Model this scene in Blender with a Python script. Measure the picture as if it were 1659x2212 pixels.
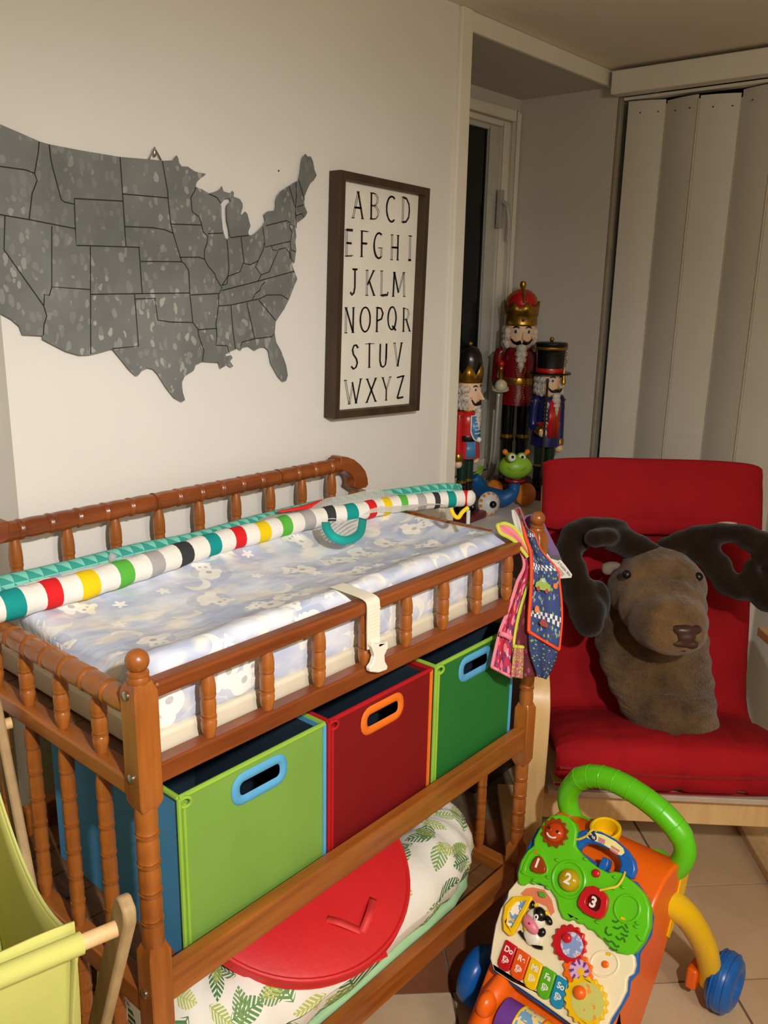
import bpy, bmesh, math, random
from mathutils import Vector, Matrix, noise
from mathutils.geometry import tessellate_polygon
random.seed(7)
for o in list(bpy.data.objects): bpy.data.objects.remove(o)
scene = bpy.context.scene
COL = scene.collection
pi = math.pi
V = Vector

# ------------------------------------------------------------------ camera
CF, CP = 1855.838, V((-0.53116, -0.84020, 1.46138))
CR = Matrix(((0.654304, 0.179560, -0.734605), (-0.755990, 0.179859, -0.629389), (0.019112, 0.967165, 0.253428)))
cam = bpy.data.cameras.new('camera'); camo = bpy.data.objects.new('camera', cam); COL.objects.link(camo)
cam.sensor_fit = 'VERTICAL'; cam.sensor_height = 36.0; cam.lens = CF * 36.0 / 2212.0
cam.clip_start = 0.02
camo.matrix_world = Matrix.Translation(CP) @ CR.to_4x4()
scene.camera = camo

# ------------------------------------------------------------------ world, lamp, exposure
w = bpy.data.worlds.new('night'); scene.world = w; w.use_nodes = True
w.node_tree.nodes['Background'].inputs[0].default_value = (0.02, 0.03, 0.045, 1)
w.node_tree.nodes['Background'].inputs[1].default_value = 0.25
def lamp(name, kind, energy, col, size, loc, aim=None, angle=None):
    ld = bpy.data.lights.new(name, kind); ld.energy = energy; ld.color = col; ld.shadow_soft_size = size
    lo = bpy.data.objects.new(name, ld); COL.objects.link(lo); lo.location = loc
    if aim is not None:
        lo.rotation_euler = (V(aim) - V(loc)).to_track_quat('-Z', 'Y').to_euler(); ld.spot_size = math.radians(angle); ld.spot_blend = 1.0
lamp('shaded_ceiling_bulb', 'SPOT', 128, (1.0, 0.975, 0.945), 0.03, (-0.46, -1.32, 1.87), (0.40, 0.20, 0.60), 86)   # downlight over the changing table
lamp('warm_fill', 'POINT', 31, (1.0, 0.86, 0.67), 0.15, (-0.2, -2.1, 1.85))                                    # added warm fill far behind the camera, no lamp known there
vs = scene.view_settings
vs.view_transform = 'Standard'; vs.look = 'None'; vs.gamma = 1.0; vs.use_curve_mapping = False; vs.exposure = 0.0

# photo measurements: a pixel of the 1659x2212 picture met with a real plane of the room
def ray(u, v): return CR @ V(((u - 829.5) / CF, -(v - 1106.0) / CF, -1.0))
def atx(u, v, x): d = ray(u, v); return CP + d * ((x - CP.x) / d.x)
def aty(u, v, y): d = ray(u, v); return CP + d * ((y - CP.y) / d.y)
def atz(u, v, z): d = ray(u, v); return CP + d * ((z - CP.z) / d.z)
def att(u, v, t): return CP + ray(u, v) * t
def atp(u, v, o, n): d = ray(u, v); return CP + d * ((o - CP).dot(n) / d.dot(n))

# ------------------------------------------------------------------ materials
def lin(c):
    c = c / 255.0
    return c / 12.92 if c <= 0.04045 else ((c + 0.055) / 1.055) ** 2.4
def rgb(r, g, b): return (lin(r), lin(g), lin(b), 1.0)
class NT:
    def __init__(s, name, rough=0.5, metal=0.0, spec=0.5):
        s.mat = bpy.data.materials.new(name); s.mat.use_nodes = True
        s.t = s.mat.node_tree; s.b = s.t.nodes['Principled BSDF']
        s.b.inputs['Roughness'].default_value = rough; s.b.inputs['Metallic'].default_value = metal
        s.b.inputs['Specular IOR Level'].default_value = spec
    def put(s, sock, v):
        if isinstance(v, bpy.types.NodeSocket): s.t.links.new(v, sock)
        else: sock.default_value = v
    def n(s, kind, out=0, ins=None, **kw):
        nd = s.t.nodes.new(kind)
        for k, v in kw.items(): setattr(nd, k, v)
        for k, v in (ins or {}).items(): s.put(nd.inputs[k], v)
        return nd.outputs[out]
    def m(s, op, a, b=None, c=None):
        ins = {0: a}
        if b is not None: ins[1] = b
        if c is not None: ins[2] = c
        return s.n('ShaderNodeMath', 0, ins, operation=op)
    def vm(s, op, a, b=None, out=0):
        ins = {0: a}
        if b is not None: ins[1] = b
        return s.n('ShaderNodeVectorMath', out, ins, operation=op)
    def mix(s, f, a, b):
        nd = s.t.nodes.new('ShaderNodeMix'); nd.data_type = 'RGBA'
        s.put(nd.inputs[0], f); s.put(nd.inputs[6], a); s.put(nd.inputs[7], b); return nd.outputs[2]
    def obj(s): return s.n('ShaderNodeTexCoord', 'Object')
    def uv(s): return s.n('ShaderNodeTexCoord', 'UV')
    def map(s, v, sc=(1, 1, 1), loc=(0, 0, 0), rot=(0, 0, 0)):
        return s.n('ShaderNodeMapping', 0, {'Vector': v, 'Scale': sc, 'Location': loc, 'Rotation': rot})
    def noise(s, v, scale, detail=3, rough=0.55, out=0): return s.n('ShaderNodeTexNoise', out, {'Vector': v, 'Scale': scale, 'Detail': detail, 'Roughness': rough})
    def ramp(s, f, stops, interp='LINEAR'):
        nd = s.t.nodes.new('ShaderNodeValToRGB'); nd.color_ramp.interpolation = interp
        e = nd.color_ramp.elements
        while len(e) < len(stops): e.new(0.5)
        for i, (p, c) in enumerate(stops): e[i].position = p; e[i].color = c
        s.put(nd.inputs[0], f); return nd.outputs[0]
    def bump(s, h, strength=0.2, dist=0.002):
        s.put(s.b.inputs['Normal'], s.n('ShaderNodeBump', 0, {'Height': h, 'Strength': strength, 'Distance': dist}))
    def col(s, c): s.put(s.b.inputs['Base Color'], c); return s.mat
    def sep(s, v):
        nd = s.t.nodes.new('ShaderNodeSeparateXYZ'); s.put(nd.inputs[0], v); return nd.outputs
    def comb(s, x, y, z=0.0): return s.n('ShaderNodeCombineXYZ', 0, {0: x, 1: y, 2: z})
    def lt(s, a, b): return s.m('LESS_THAN', a, b)
    def gt(s, a, b): return s.m('GREATER_THAN', a, b)
MATS = {}
def mat(name, c, rough=0.5, metal=0.0, spec=0.5, var=0.06, vscale=14, bump=0.0, bscale=300, bdist=0.001, coat=0.0, sheen=0.0):
    if name in MATS: return MATS[name]
    s = NT(name, rough, metal, spec); o = s.obj()
    nz = s.noise(o, vscale)
    c4 = rgb(*c); d = tuple(x * (1 - var * 2.2) for x in c4[:3]) + (1,); e = tuple(min(1, x * (1 + var)) for x in c4[:3]) + (1,)
    s.col(s.ramp(nz, [(0.3, d), (0.7, e)]))
    if bump: s.bump(s.noise(o, bscale, 4), bump, bdist)
    if coat: s.b.inputs['Coat Weight'].default_value = coat; s.b.inputs['Coat Roughness'].default_value = 0.12
    if sheen: s.b.inputs['Sheen Weight'].default_value = sheen; s.b.inputs['Sheen Roughness'].default_value = 0.5
    MATS[name] = s.mat; return s.mat
def wood(name, dark, light, rough=0.35, axis=0, coat=0.3, scale=1.0):
    s = NT(name, rough); o = s.obj()
    sc = [26, 26, 26]; sc[axis] = 2.2
    v = s.map(o, tuple(x * scale for x in sc))
    nz = s.noise(v, 1.6, 5, 0.6); n2 = s.noise(o, 5.0, 2)
    f = s.m('ADD', s.m('MULTIPLY', nz, 0.75), s.m('MULTIPLY', n2, 0.25))
    s.col(s.ramp(f, [(0.34, rgb(*dark)), (0.66, rgb(*light))]))
    s.bump(nz, 0.08, 0.001)
    s.b.inputs['Coat Weight'].default_value = coat; s.b.inputs['Coat Roughness'].default_value = 0.15
    return s.mat

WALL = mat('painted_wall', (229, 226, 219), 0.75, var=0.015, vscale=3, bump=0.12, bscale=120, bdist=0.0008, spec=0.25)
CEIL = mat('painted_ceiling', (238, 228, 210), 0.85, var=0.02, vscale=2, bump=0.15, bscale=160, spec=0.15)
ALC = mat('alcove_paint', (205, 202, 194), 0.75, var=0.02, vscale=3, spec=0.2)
TRIMW = mat('white_trim', (230, 226, 212), 0.45, var=0.02, vscale=6)
PLASW = mat('door_vinyl', (208, 205, 195), 0.45, var=0.02, vscale=4)
WOODX = wood('honey_wood_x', (128, 68, 22), (178, 104, 40), axis=0)
WOODY = wood('honey_wood_y', (128, 68, 22), (178, 104, 40), axis=1)
WOODZ = wood('honey_wood_z', (132, 70, 22), (184, 108, 42), axis=2)
WOODR = wood('reddish_wood_rail', (108, 50, 18), (154, 80, 32), axis=0)
SHELF = wood('dark_shelf_wood', (92, 58, 32), (132, 90, 52), axis=1, rough=0.5, coat=0.1)
BIRCH = wood('birch_laminate', (214, 172, 112), (232, 196, 140), axis=2, rough=0.4, coat=0.15)
PINE = wood('raw_pine', (200, 160, 106), (226, 190, 136), axis=2, rough=0.6, coat=0.0)
BEIGEP = wood('weathered_pine', (150, 122, 82), (182, 152, 106), axis=2, rough=0.7, coat=0.0)
FRAMEW = wood('walnut_stain', (48, 33, 20), (76, 54, 34), axis=2, rough=0.6, coat=0.0)
STEEL = mat('zinc_bolt', (190, 190, 185), 0.3, 1.0, var=0.1, vscale=90)
REDC = mat('red_canvas', (162, 18, 28), 0.85, var=0.07, vscale=6, bump=0.25, bscale=700, spec=0.2)
BLACK = mat('black_enamel', (14, 14, 14), 0.3, var=0.0)
GOLD = mat('gold_paint', (176, 134, 52), 0.32, 0.85, var=0.15, vscale=40, bump=0.15, bscale=200)
WHITE = mat('white_enamel', (238, 236, 230), 0.35, var=0.01)
FUR = mat('white_doll_fur', (216, 208, 196), 0.95, var=0.14, vscale=60, bump=1.0, bscale=240, bdist=0.004, spec=0.1)

# ------------------------------------------------------------------ mesh builders
class MB:
    def __init__(s): s.v = []; s.f = []; s.uv = {}; s.mi = []; s.cur = 0
    def vert(s, p, uv=None):
        s.v.append(V(p)); 
        if uv is not None: s.uv[len(s.v) - 1] = uv
        return len(s.v) - 1
    def face(s, *idx): s.f.append(tuple(idx)); s.mi.append(s.cur)
    def box(s, a, b, M=None):
        x0, y0, z0 = a; x1, y1, z1 = b
        c = [V((x, y, z)) for z in (z0, z1) for y in (y0, y1) for x in (x0, x1)]
        if M: c = [M @ q for q in c]
        i = [s.vert(q) for q in c]
        for f in ((0, 2, 3, 1), (4, 5, 7, 6), (0, 1, 5, 4), (2, 6, 7, 3), (0, 4, 6, 2), (1, 3, 7, 5)): s.face(*[i[k] for k in f])
        return s
    def rings(s, rings, closed=True, cap=True, uvs=None):
        ids = []
        for k, r in enumerate(rings): ids.append([s.vert(q, (uvs[k], j / max(1, len(r))) if uvs else None) for j, q in enumerate(r)])
        n = len(ids[0])
        for a, b in zip(ids, ids[1:]):
            for j in range(n if closed else n - 1): s.face(a[j], a[(j + 1) % n], b[(j + 1) % n], b[j])
        if cap and closed: s.face(*reversed(ids[0])); s.face(*ids[-1])
        return ids
    def lathe(s, prof, o=(0, 0, 0), ax=(0, 0, 1), seg=16, sq=None):
        # prof: (radius, height) along axis ax
        ax = V(ax).normalized(); h = V((1, 0, 0)) if abs(ax.x) < 0.8 else V((0, 1, 0))
        e1 = ax.cross(h).normalized(); e1 = e1.cross(ax).normalized() if False else e1; e2 = ax.cross(e1)
        o = V(o); R = []
        for r, z in prof:
            r = max(r, 1e-4)
            R.append([o + ax * z + (e1 * math.cos(2 * pi * j / seg) + e2 * math.sin(2 * pi * j / seg)) * r for j in range(seg)])
        s.rings(R); return s
    def tube(s, pts, rad, seg=10, flat=1.0, up=(0, 0, 1), uvs=None, cap=True):
        pts = [V(q) for q in pts]; R = []
        n = len(pts); rr = rad if isinstance(rad, (list, tuple)) else [rad] * n
        e1 = None
        for i, q in enumerate(pts):
            t = (pts[min(i + 1, n - 1)] - pts[max(i - 1, 0)]).normalized()
            if e1 is None:
                u = V(up); 
                if abs(t.dot(u)) > 0.95: u = V((1, 0, 0)) if abs(t.x) < 0.9 else V((0, 1, 0))
                e1 = (u - t * u.dot(t)).normalized()
            else: e1 = (e1 - t * e1.dot(t)).normalized()
            e2 = t.cross(e1)
            R.append([q + (e1 * math.cos(2 * pi * j / seg) * flat + e2 * math.sin(2 * pi * j / seg)) * rr[i] for j in range(seg)])
        s.rings(R, uvs=uvs, cap=cap); return s
    def ball(s, c, r, seg=14, rg=9, M=None):
        c = V(c); r = V(r) if not isinstance(r, (int, float)) else V((r, r, r)); R = []
        for i in range(rg + 1):
            th = pi * (i + 0.02) / (rg + 0.04)
            ring = [V((r.x * math.sin(th) * math.cos(2 * pi * j / seg), r.y * math.sin(th) * math.sin(2 * pi * j / seg), -r.z * math.cos(th))) for j in range(seg)]
            if M: ring = [M @ q for q in ring]
            R.append([c + q for q in ring])
        s.rings(R); return s
    def prism(s, poly, d, holes=(), f=None):
        # poly: 3d points (or 2d through f) extruded by vector d
        f = f or (lambda q: V(q)); d = V(d)
        loops = [[V(f(q)) for q in poly]] + [[V(f(q)) for q in h] for h in holes]
        tri = tessellate_polygon(loops); flat = [q for l in loops for q in l]
        a = [s.vert(q) for q in flat]; b = [s.vert(q + d) for q in flat]
        n = (loops[0][1] - loops[0][0])
        for t in tri:
            s.face(a[t[0]], a[t[1]], a[t[2]]); s.face(b[t[2]], b[t[1]], b[t[0]])
        k = 0
        for l in loops:
            m = len(l)
            for j in range(m): s.face(a[k + j], a[k + (j + 1) % m], b[k + (j + 1) % m], b[k + j])
            k += m
        return s
    def torus(s, c, R, r, ax=(0, 0, 1), seg=28, sg=12, flat=1.0):
        ax = V(ax).normalized(); h = V((1, 0, 0)) if abs(ax.x) < 0.8 else V((0, 1, 0))
        e1 = ax.cross(h).normalized(); e2 = ax.cross(e1); c = V(c); rings = []
        for i in range(seg):
            a = 2 * pi * i / seg; d = e1 * math.cos(a) + e2 * math.sin(a)
            rings.append([c + d * (R + r * math.cos(2 * pi * j / sg)) + ax * (r * flat * math.sin(2 * pi * j / sg)) for j in range(sg)])
        rings.append(rings[0]); s.rings(rings, cap=False); return s
    def grid(s, fn, nu, nv, uvf=None, thick=None):
        ids = [[s.vert(fn(i / nu, j / nv), uvf(i / nu, j / nv) if uvf else (i / nu, j / nv)) for j in range(nv + 1)] for i in range(nu + 1)]
        for i in range(nu):
            for j in range(nv): s.face(ids[i][j], ids[i + 1][j], ids[i + 1][j + 1], ids[i][j + 1])
        return ids
    def mesh(s, name, mats, off=V((0, 0, 0)), M=None):
        me = bpy.data.meshes.new(name)
        me.from_pydata([(M @ q if M else q - off)[:] for q in s.v], [], s.f)
        mats = mats if isinstance(mats, (list, tuple)) else [mats]
        for m_ in mats: me.materials.append(m_)
        if len(mats) > 1: me.polygons.foreach_set('material_index', s.mi)
        if s.uv:
            l = me.uv_layers.new(name='UVMap')
            for lp in me.loops: l.data[lp.index].uv = s.uv.get(lp.vertex_index, (0, 0))
        bm = bmesh.new(); bm.from_mesh(me); bmesh.ops.remove_doubles(bm, verts=bm.verts, dist=1e-6)
        bmesh.ops.recalc_face_normals(bm, faces=bm.faces); bm.to_mesh(me); bm.free()
        return me
    def build(s, name, mats, parent=None, smooth=40, bevel=0.0, bseg=2, local=False, loc=None):
        off = V((0, 0, 0)); M = None
        if parent is not None and not local: M = world(parent).inverted()
        me = s.mesh(name, mats, off, M)
        return link(name, me, parent, smooth, bevel, bseg, loc)
WM = {}
def world(o):
    M = o.matrix_basis.copy() if o.name not in WM else WM[o.name]
    return (world(o.parent) @ M) if o.parent else M
def link(name, me, parent=None, smooth=40, bevel=0.0, bseg=2, loc=None):
    o = bpy.data.objects.new(name, me); COL.objects.link(o)
    if parent is not None: o.parent = parent
    if loc is not None: o.location = loc
    if smooth and me is not None:
        for q in me.polygons: q.use_smooth = True
        if smooth < 180: me.set_sharp_from_angle(angle=math.radians(smooth))
    if bevel:
        b = o.modifiers.new('bevel', 'BEVEL'); b.width = bevel; b.segments = bseg; b.limit_method = 'ANGLE'; b.angle_limit = math.radians(40)
    return o
def tag(o, label, cat, group=None):
    o['label'] = label; o['category'] = cat
    if group: o['group'] = group
    return o
def thing(name, label, cat, loc=(0, 0, 0), rotz=0.0, group=None):
    o = bpy.data.objects.new(name, None); COL.objects.link(o); o.location = loc; o.rotation_euler = (0, 0, rotz); o.empty_display_size = 0.05
    WM[o.name] = Matrix.Translation(V(loc)) @ Matrix.Rotation(rotz, 4, 'Z')
    return tag(o, label, cat, group)
def structure(o): o['kind'] = 'structure'; return o
def text_mb(txt, size, f, depth=0.0004, bold=0.0):
    cu = bpy.data.curves.new('txt', 'FONT'); cu.body = txt; cu.size = size; cu.align_x = 'CENTER'; cu.align_y = 'CENTER'; cu.offset = bold
    to = bpy.data.objects.new('txt', cu); COL.objects.link(to)
    dg = bpy.context.evaluated_depsgraph_get(); dg.update(); me = bpy.data.meshes.new_from_object(to.evaluated_get(dg))
    mb = MB()
    for q in me.vertices: mb.vert(f(q.co.x, q.co.y))
    for q in me.polygons: mb.face(*q.vertices)
    bpy.data.objects.remove(to); bpy.data.curves.remove(cu); bpy.data.meshes.remove(me)
    return mb
def strip(mb, pts, wd, nrm):
    # flat ribbon along pts lying in the plane with normal nrm
    pts = [V(q) for q in pts]; nrm = V(nrm); A = []
    for i, q in enumerate(pts):
        t = (pts[min(i + 1, len(pts) - 1)] - pts[max(i - 1, 0)]).normalized(); sd = nrm.cross(t).normalized()
        ww = wd[i] if isinstance(wd, (list, tuple)) else wd
        A.append((mb.vert(q + sd * ww / 2), mb.vert(q - sd * ww / 2)))
    for a, b in zip(A, A[1:]): mb.face(a[0], a[1], b[1], b[0])
def smooth_path(pts, k=4):
    pts = [V(q) for q in pts]; out = []
    for i in range(len(pts) - 1):
        p0 = pts[max(i - 1, 0)]; p1 = pts[i]; p2 = pts[i + 1]; p3 = pts[min(i + 2, len(pts) - 1)]
        for j in range(k):
            t = j / k; out.append(0.5 * ((2 * p1) + (p2 - p0) * t + (2 * p0 - 5 * p1 + 4 * p2 - p3) * t * t + (3 * p1 - p0 - 3 * p2 + p3) * t ** 3))
    out.append(pts[-1]); return out

# ================================================================== the room
L, D, YW = 0.92, 0.482, 0.527
CZ = 2.112
def slab(name, a, b, m, bevel=0.0, parent=None):
    o = MB().box(a, b).build(name, m, parent, smooth=0, bevel=bevel)
    if parent is None: structure(o)
    return o
GROUT = mat('grout', (124, 104, 82), 0.9, var=0.1, vscale=40, bump=0.4)
floor = slab('floor', (-1.6, -2.6, -0.06), (2.4, 1.0, -0.004), GROUT)
def tilemat(name, a, b):
    s = NT(name, 0.42); o = s.obj()
    n1 = s.noise(o, 3.2, 5, 0.6); n2 = s.noise(o, 38, 3)
    f = s.m('ADD', s.m('MULTIPLY', n1, 0.8), s.m('MULTIPLY', n2, 0.2))
    s.col(s.ramp(f, [(0.32, rgb(*a)), (0.68, rgb(*b))])); s.bump(n2, 0.12, 0.001); return s.mat
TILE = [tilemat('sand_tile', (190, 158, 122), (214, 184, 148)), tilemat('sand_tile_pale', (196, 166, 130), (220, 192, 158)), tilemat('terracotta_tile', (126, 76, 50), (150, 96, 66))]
TS = 0.305
tb = MB(); h = TS / 2 - 0.003
tb.box((-h, -h, -0.006), (h, h, 0.0))
tms = [tb.mesh('tile', m_) for m_ in TILE]
rs = random.Random(3)
for i in range(-6, 8):
    for j in range(-6, 8):
        uc = 1.1116 + (i + 0.5) * TS; vc = 0.539 + (j + 0.5) * TS
        x = (uc + vc) / math.sqrt(2); y = (vc - uc) / math.sqrt(2)
        if not (-0.35 < x < 2.05 and -1.15 < y < 0.45): continue
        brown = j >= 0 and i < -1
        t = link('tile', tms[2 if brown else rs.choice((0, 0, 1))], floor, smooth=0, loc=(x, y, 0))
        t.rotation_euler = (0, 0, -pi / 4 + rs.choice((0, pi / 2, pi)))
slab('wall_back', (0.125, YW, 0), (1.345, YW + 0.10, CZ), WALL)
slab('wall_recess', (-1.6, YW + 0.115, 0), (0.3, YW + 0.2, CZ), WALL)
slab('wall_left', (-1.66, -2.6, 0), (-1.6, YW + 0.2, CZ), WALL)
slab('wall_front', (-1.66, -2.66, 0), (2.2, -2.6, CZ), WALL)
slab('wall_right', (2.1, -2.6, 0), (2.2, -1.06, CZ), WALL)
slab('ceiling', (-1.7, -2.7, CZ), (2.7, YW + 0.02, CZ + 0.08), CEIL)
# window alcove
AY = 0.852
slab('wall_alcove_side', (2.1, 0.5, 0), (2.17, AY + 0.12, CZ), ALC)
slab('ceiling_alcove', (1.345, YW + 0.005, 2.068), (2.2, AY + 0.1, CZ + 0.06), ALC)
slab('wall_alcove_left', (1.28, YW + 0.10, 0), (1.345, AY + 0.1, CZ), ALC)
wx0, wx1, wz0, wz1 = 1.45, 2.062, 0.83, 1.995
wb = MB()
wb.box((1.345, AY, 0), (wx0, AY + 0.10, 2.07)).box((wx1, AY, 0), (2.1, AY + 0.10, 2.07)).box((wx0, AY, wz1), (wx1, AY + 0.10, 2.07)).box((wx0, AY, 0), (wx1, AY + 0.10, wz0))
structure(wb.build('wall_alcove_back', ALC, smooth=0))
slab('wall_outside_night', (1.2, 1.25, -0.1), (2.5, 1.27, 2.3), mat('night_dark', (16, 20, 26), 0.9))
# window
wf = MB(); fw = 0.042; y0, y1 = AY + 0.008, AY + 0.05
wf.box((wx0, y0, wz0), (wx0 + fw, y1, wz1)).box((wx1 - fw, y0, wz0), (wx1, y1, wz1)).box((wx0 + fw, y0, wz1 - .018), (wx1 - fw, y1, wz1)).box((wx0 + fw, y0, wz0), (wx1 - fw, y1, wz0 + fw))
win = structure(wf.build('window_1', TRIMW, smooth=0, bevel=0.004))
sf = MB(); g = 0.062; gt = .016; ft = .018; a0, a1 = wx0 + fw, wx1 - fw
sf.box((a0, y0 + .012, wz0 + fw), (a0 + g, y1 - .004, wz1 - ft)).box((a1 - g, y0 + .012, wz0 + fw), (a1, y1 - .004, wz1 - ft)).box((a0 + g, y0 + .012, wz1 - ft - gt), (a1 - g, y1 - .004, wz1 - ft)).box((a0 + g, y0 + .012, wz0 + fw), (a1 - g, y1 - .004, wz0 + fw + g))
sf.build('sash', mat('sash_paint', (196, 196, 186), 0.5), win, smooth=0, bevel=0.003)
GL = NT('dark_window_glass', 0.06); GL.b.inputs['Base Color'].default_value = rgb(10, 16, 20); GL.b.inputs['Transmission Weight'].default_value = 0.35
MB().box((a0 + g, y0 + .022, wz0 + fw + g), (a1 - g, y0 + .028, wz1 - ft - gt)).build('pane', GL.mat, win, smooth=0)
cs = MB(); c0 = 0.012
cs.box((wx1, AY - c0, wz0), (wx1 + .03, AY, wz1 + .03)).box((wx0, AY - c0, wz1), (wx1, AY, wz1 + .03))
cs.build('casing', TRIMW, win, smooth=0, bevel=0.003)
hd = MB(); hx = wx1 - 0.05
hd.box((hx - .012, y0 - .012, 1.66), (hx + .012, y0, 1.78)).tube([(hx, y0 - .014, 1.745), (hx + .004, y0 - .03, 1.73), (hx + .012, y0 - .034, 1.68), (hx + .018, y0 - .03, 1.62)], [.007, .008, .008, .006], 8)
hd.build('latch', mat('latch_grey', (176, 176, 172), 0.4), win, bevel=0.0)
# trims
def trim(n, a, b, m=TRIMW): structure(MB().box(a, b).build('trim_%d' % n, m, smooth=0, bevel=0.004))
trim(1, (1.302, YW - 0.012, 0), (1.349, YW + 0.012, CZ))
trim(2, (1.349, YW - 0.006, 2.066), (2.1, YW + 0.01, CZ))
trim(3, (2.05, -1.06, 2.036), (2.1, 0.505, 2.102))
trim(4, (2.098, 0.488, 0), (2.116, 0.502, 2.036), mat('jamb_shadow_tone', (150, 142, 124), .6))  # jamb colour darkened to draw the shadow line beside the door
# folding closet door
door = structure(MB().box((2.112, -1.06, 2.028), (2.15, 0.49, 2.036)).build('door_1', TRIMW, smooth=0))
pw = 0.112; yy = 0.478; k = 0
while yy > -1.02:
    x0, x1 = (2.118, 2.152) if k % 2 == 0 else (2.152, 2.118)
    dv = V((x1 - x0, -pw, 0)); n = V((-pw, -(x1 - x0), 0)).normalized(); 
    pm = MB(); nn = 6; tp = 2.012 - 0.004 * (k % 3)
    f = []; bk = []
    for q in range(nn + 1):
        t = 0.03 + 0.94 * q / nn; bow = 0.006 * math.sin(pi * t)
        f.append(V((x0, yy, 0)) + dv * t + n * (bow + 0.003)); bk.append(V((x0, yy, 0)) + dv * t + n * (bow - 0.003))
    pm.prism([(q.x, q.y, 0.012) for q in f] + [(q.x, q.y, 0.012) for q in reversed(bk)], (0, 0, tp))
    p_ = pm.build('panel', PLASW, door, smooth=50)
    hm = MB(); e = V((x1, yy - pw, 0)); hm.lathe([(0.004, 0.012), (0.004, tp)], (e.x, e.y, 0), seg=8); hm.build('hinge_strip', mat('hinge_vinyl', (206, 198, 178), 0.5), p_)
    for q in (0.35, 0.8):
        c_ = V((x0, yy, tp - 0.022)) + dv * q + n * 0.0096
        MB().ball(c_, 0.0022, 8, 5).build('rivet', BLACK, p_)
    yy -= pw; k += 1
slab('wall_closet', (2.4, -1.1, 0), (2.44, 0.5, CZ), mat('closet_shade', (60, 56, 50), 0.9))  # dark colour stands in for the shade inside the closed closet
slab('wall_closet_end', (2.17, -1.1, 0), (2.4, -1.06, CZ), MATS['closet_shade'])

# low cabinet with a white top in the alcove
cab = thing('window_bench', 'dark low cabinet with a white top under the alcove window', 'cabinet', (1.72, 0.6, 0))
MB().box((1.372, 0.395, 0.776), (2.098, AY, 0.80)).build('top', mat('bench_top', (216, 214, 206), 0.5, var=.02), cab, bevel=0.003)
DKB = wood('dark_cabinet_wood', (44, 24, 18), (66, 38, 28), axis=2, rough=0.4, coat=0.2)
MB().box((1.385, 0.42, 0.0), (2.09, AY, 0.776)).build('body', DKB, cab, smooth=0)
for i in range(3): 
    xa = 1.395 + i * 0.232; d_ = MB().box((xa, 0.405, 0.06), (xa + 0.222, 0.42, 0.76)).build('door', DKB, cab, smooth=0, bevel=0.003)
    MB().ball((xa + 0.2, 0.398, 0.55), 0.009, 10, 7).build('knob', STEEL, d_)

# ================================================================== changing table
tab = thing('changing_table', 'honey brown wooden changing table with turned spindles and shelves', 'changing table', (L / 2, D / 2, 0))
PH = 0.0168
def turned(mb, o, ax, length, r, nseg, taper=True, seg=12):
    pr = []; sl = length / nseg
    for i in range(nseg):
        a = i * sl
        for t in (0.0, 0.12, 0.3, 0.5, 0.7, 0.88):
            rr = r * (0.86 + 0.10 * math.sin(pi * t))
            if taper and i == 0: rr = r * (0.62 + 0.36 * math.sin(pi * 0.5 * min(1, t * 1.4)))
            if taper and i == nseg - 1: rr = r * (0.62 + 0.36 * math.sin(pi * 0.5 * min(1, (1 - t) * 1.4)))
            pr.append((rr, a + sl * t))
        if i < nseg - 1:
            g = min(0.0035, sl * 0.1)
            pr += [(r * 0.82, a + sl - g * 1.5), (r * .95, a + sl - g), (r * 1.0, a + sl), (r * .95, a + sl + g)]
    pr.append((r * (0.62 if taper else 0.8), length))
    pr.sort(key=lambda q: q[1]); mb.lathe(pr, o, ax, seg); return mb
def squarepost(mb, x, y, z0, z1, h=PH):
    c = 0.35 * h; R = []
    for z, hh in ((z0, h * .72), (z0 + .012, h), (z1 - .012, h), (z1, h * .72)):
        q = hh; R.append([V((x + sx, y + sy, z)) for sx, sy in ((-q, -q + c * .3), (-q + c * .3, -q), (q - c * .3, -q), (q, -q + c * .3), (q, q - c * .3), (q - c * .3, q), (-q + c * .3, q), (-q, q - c * .3))])
    mb.rings(R)
def post(x, y, front):
    m = MB()
    squarepost(m, x, y, 0.0, 0.287); squarepost(m, x, y, 0.478, 0.622); top = 0.996 if front else 1.0
    squarepost(m, x, y, 0.822, top)
    turned(m, (x, y, 0.28), (0, 0, 1), 0.205, PH * .93, 5, False, 16); turned(m, (x, y, 0.615), (0, 0, 1), 0.214, PH * .93, 5, False, 16)
    o = m.build('post', WOODZ, tab, smooth=35)
    if front:
        k = MB(); k.lathe([(.0115, .99), (.0138, .996), (.0142, 1.0), (.0128, 1.0035), (.0136, 1.0055), (.0132, 1.0085), (.009, 1.0105)] + [(.0148 * math.cos(a), 1.0225 + .0148 * math.sin(a)) for a in [x_ * pi / 12 for x_ in range(-4, 7)]], (x, y, 0), seg=20)
        k.build('knob', WOODZ, o)
    return o
pFL = post(0, 0, True); pFR = post(L, 0, True); pBL = post(0, D, False); pBR = post(L, D, False)
def bolt(par, c, ax):
    MB().lathe([(.0062, 0), (.0062, .0012), (.0045, .0026), (.0012, .003)], c, ax, 12).build('bolt', STEEL, par)
for z in (.981, .869, .548): bolt(pFL, (-PH, .002, z), (-1, 0, 0)); bolt(pBL, (-PH, D, z), (-1, 0, 0))
def rail(name, a, b, m, bev=.003): return MB().box(a, b).build(name, m, tab, smooth=0, bevel=bev)
rx0, rx1 = PH - .002, L - PH + .002
rail('front_rail', (rx0, -.0125, .970), (rx1, .0125, .9915), WOODR, .005)
rail('front_rail', (rx0, -.0125, .853), (rx1, .0125, .881), WOODR)
rail('shelf_rail', (rx0, -.0125, .522), (rx1, .010, .570), WOODX)
rail('shelf_rail', (rx0, -.0125, .190), (rx1, .010, .240), WOODX)
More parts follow.
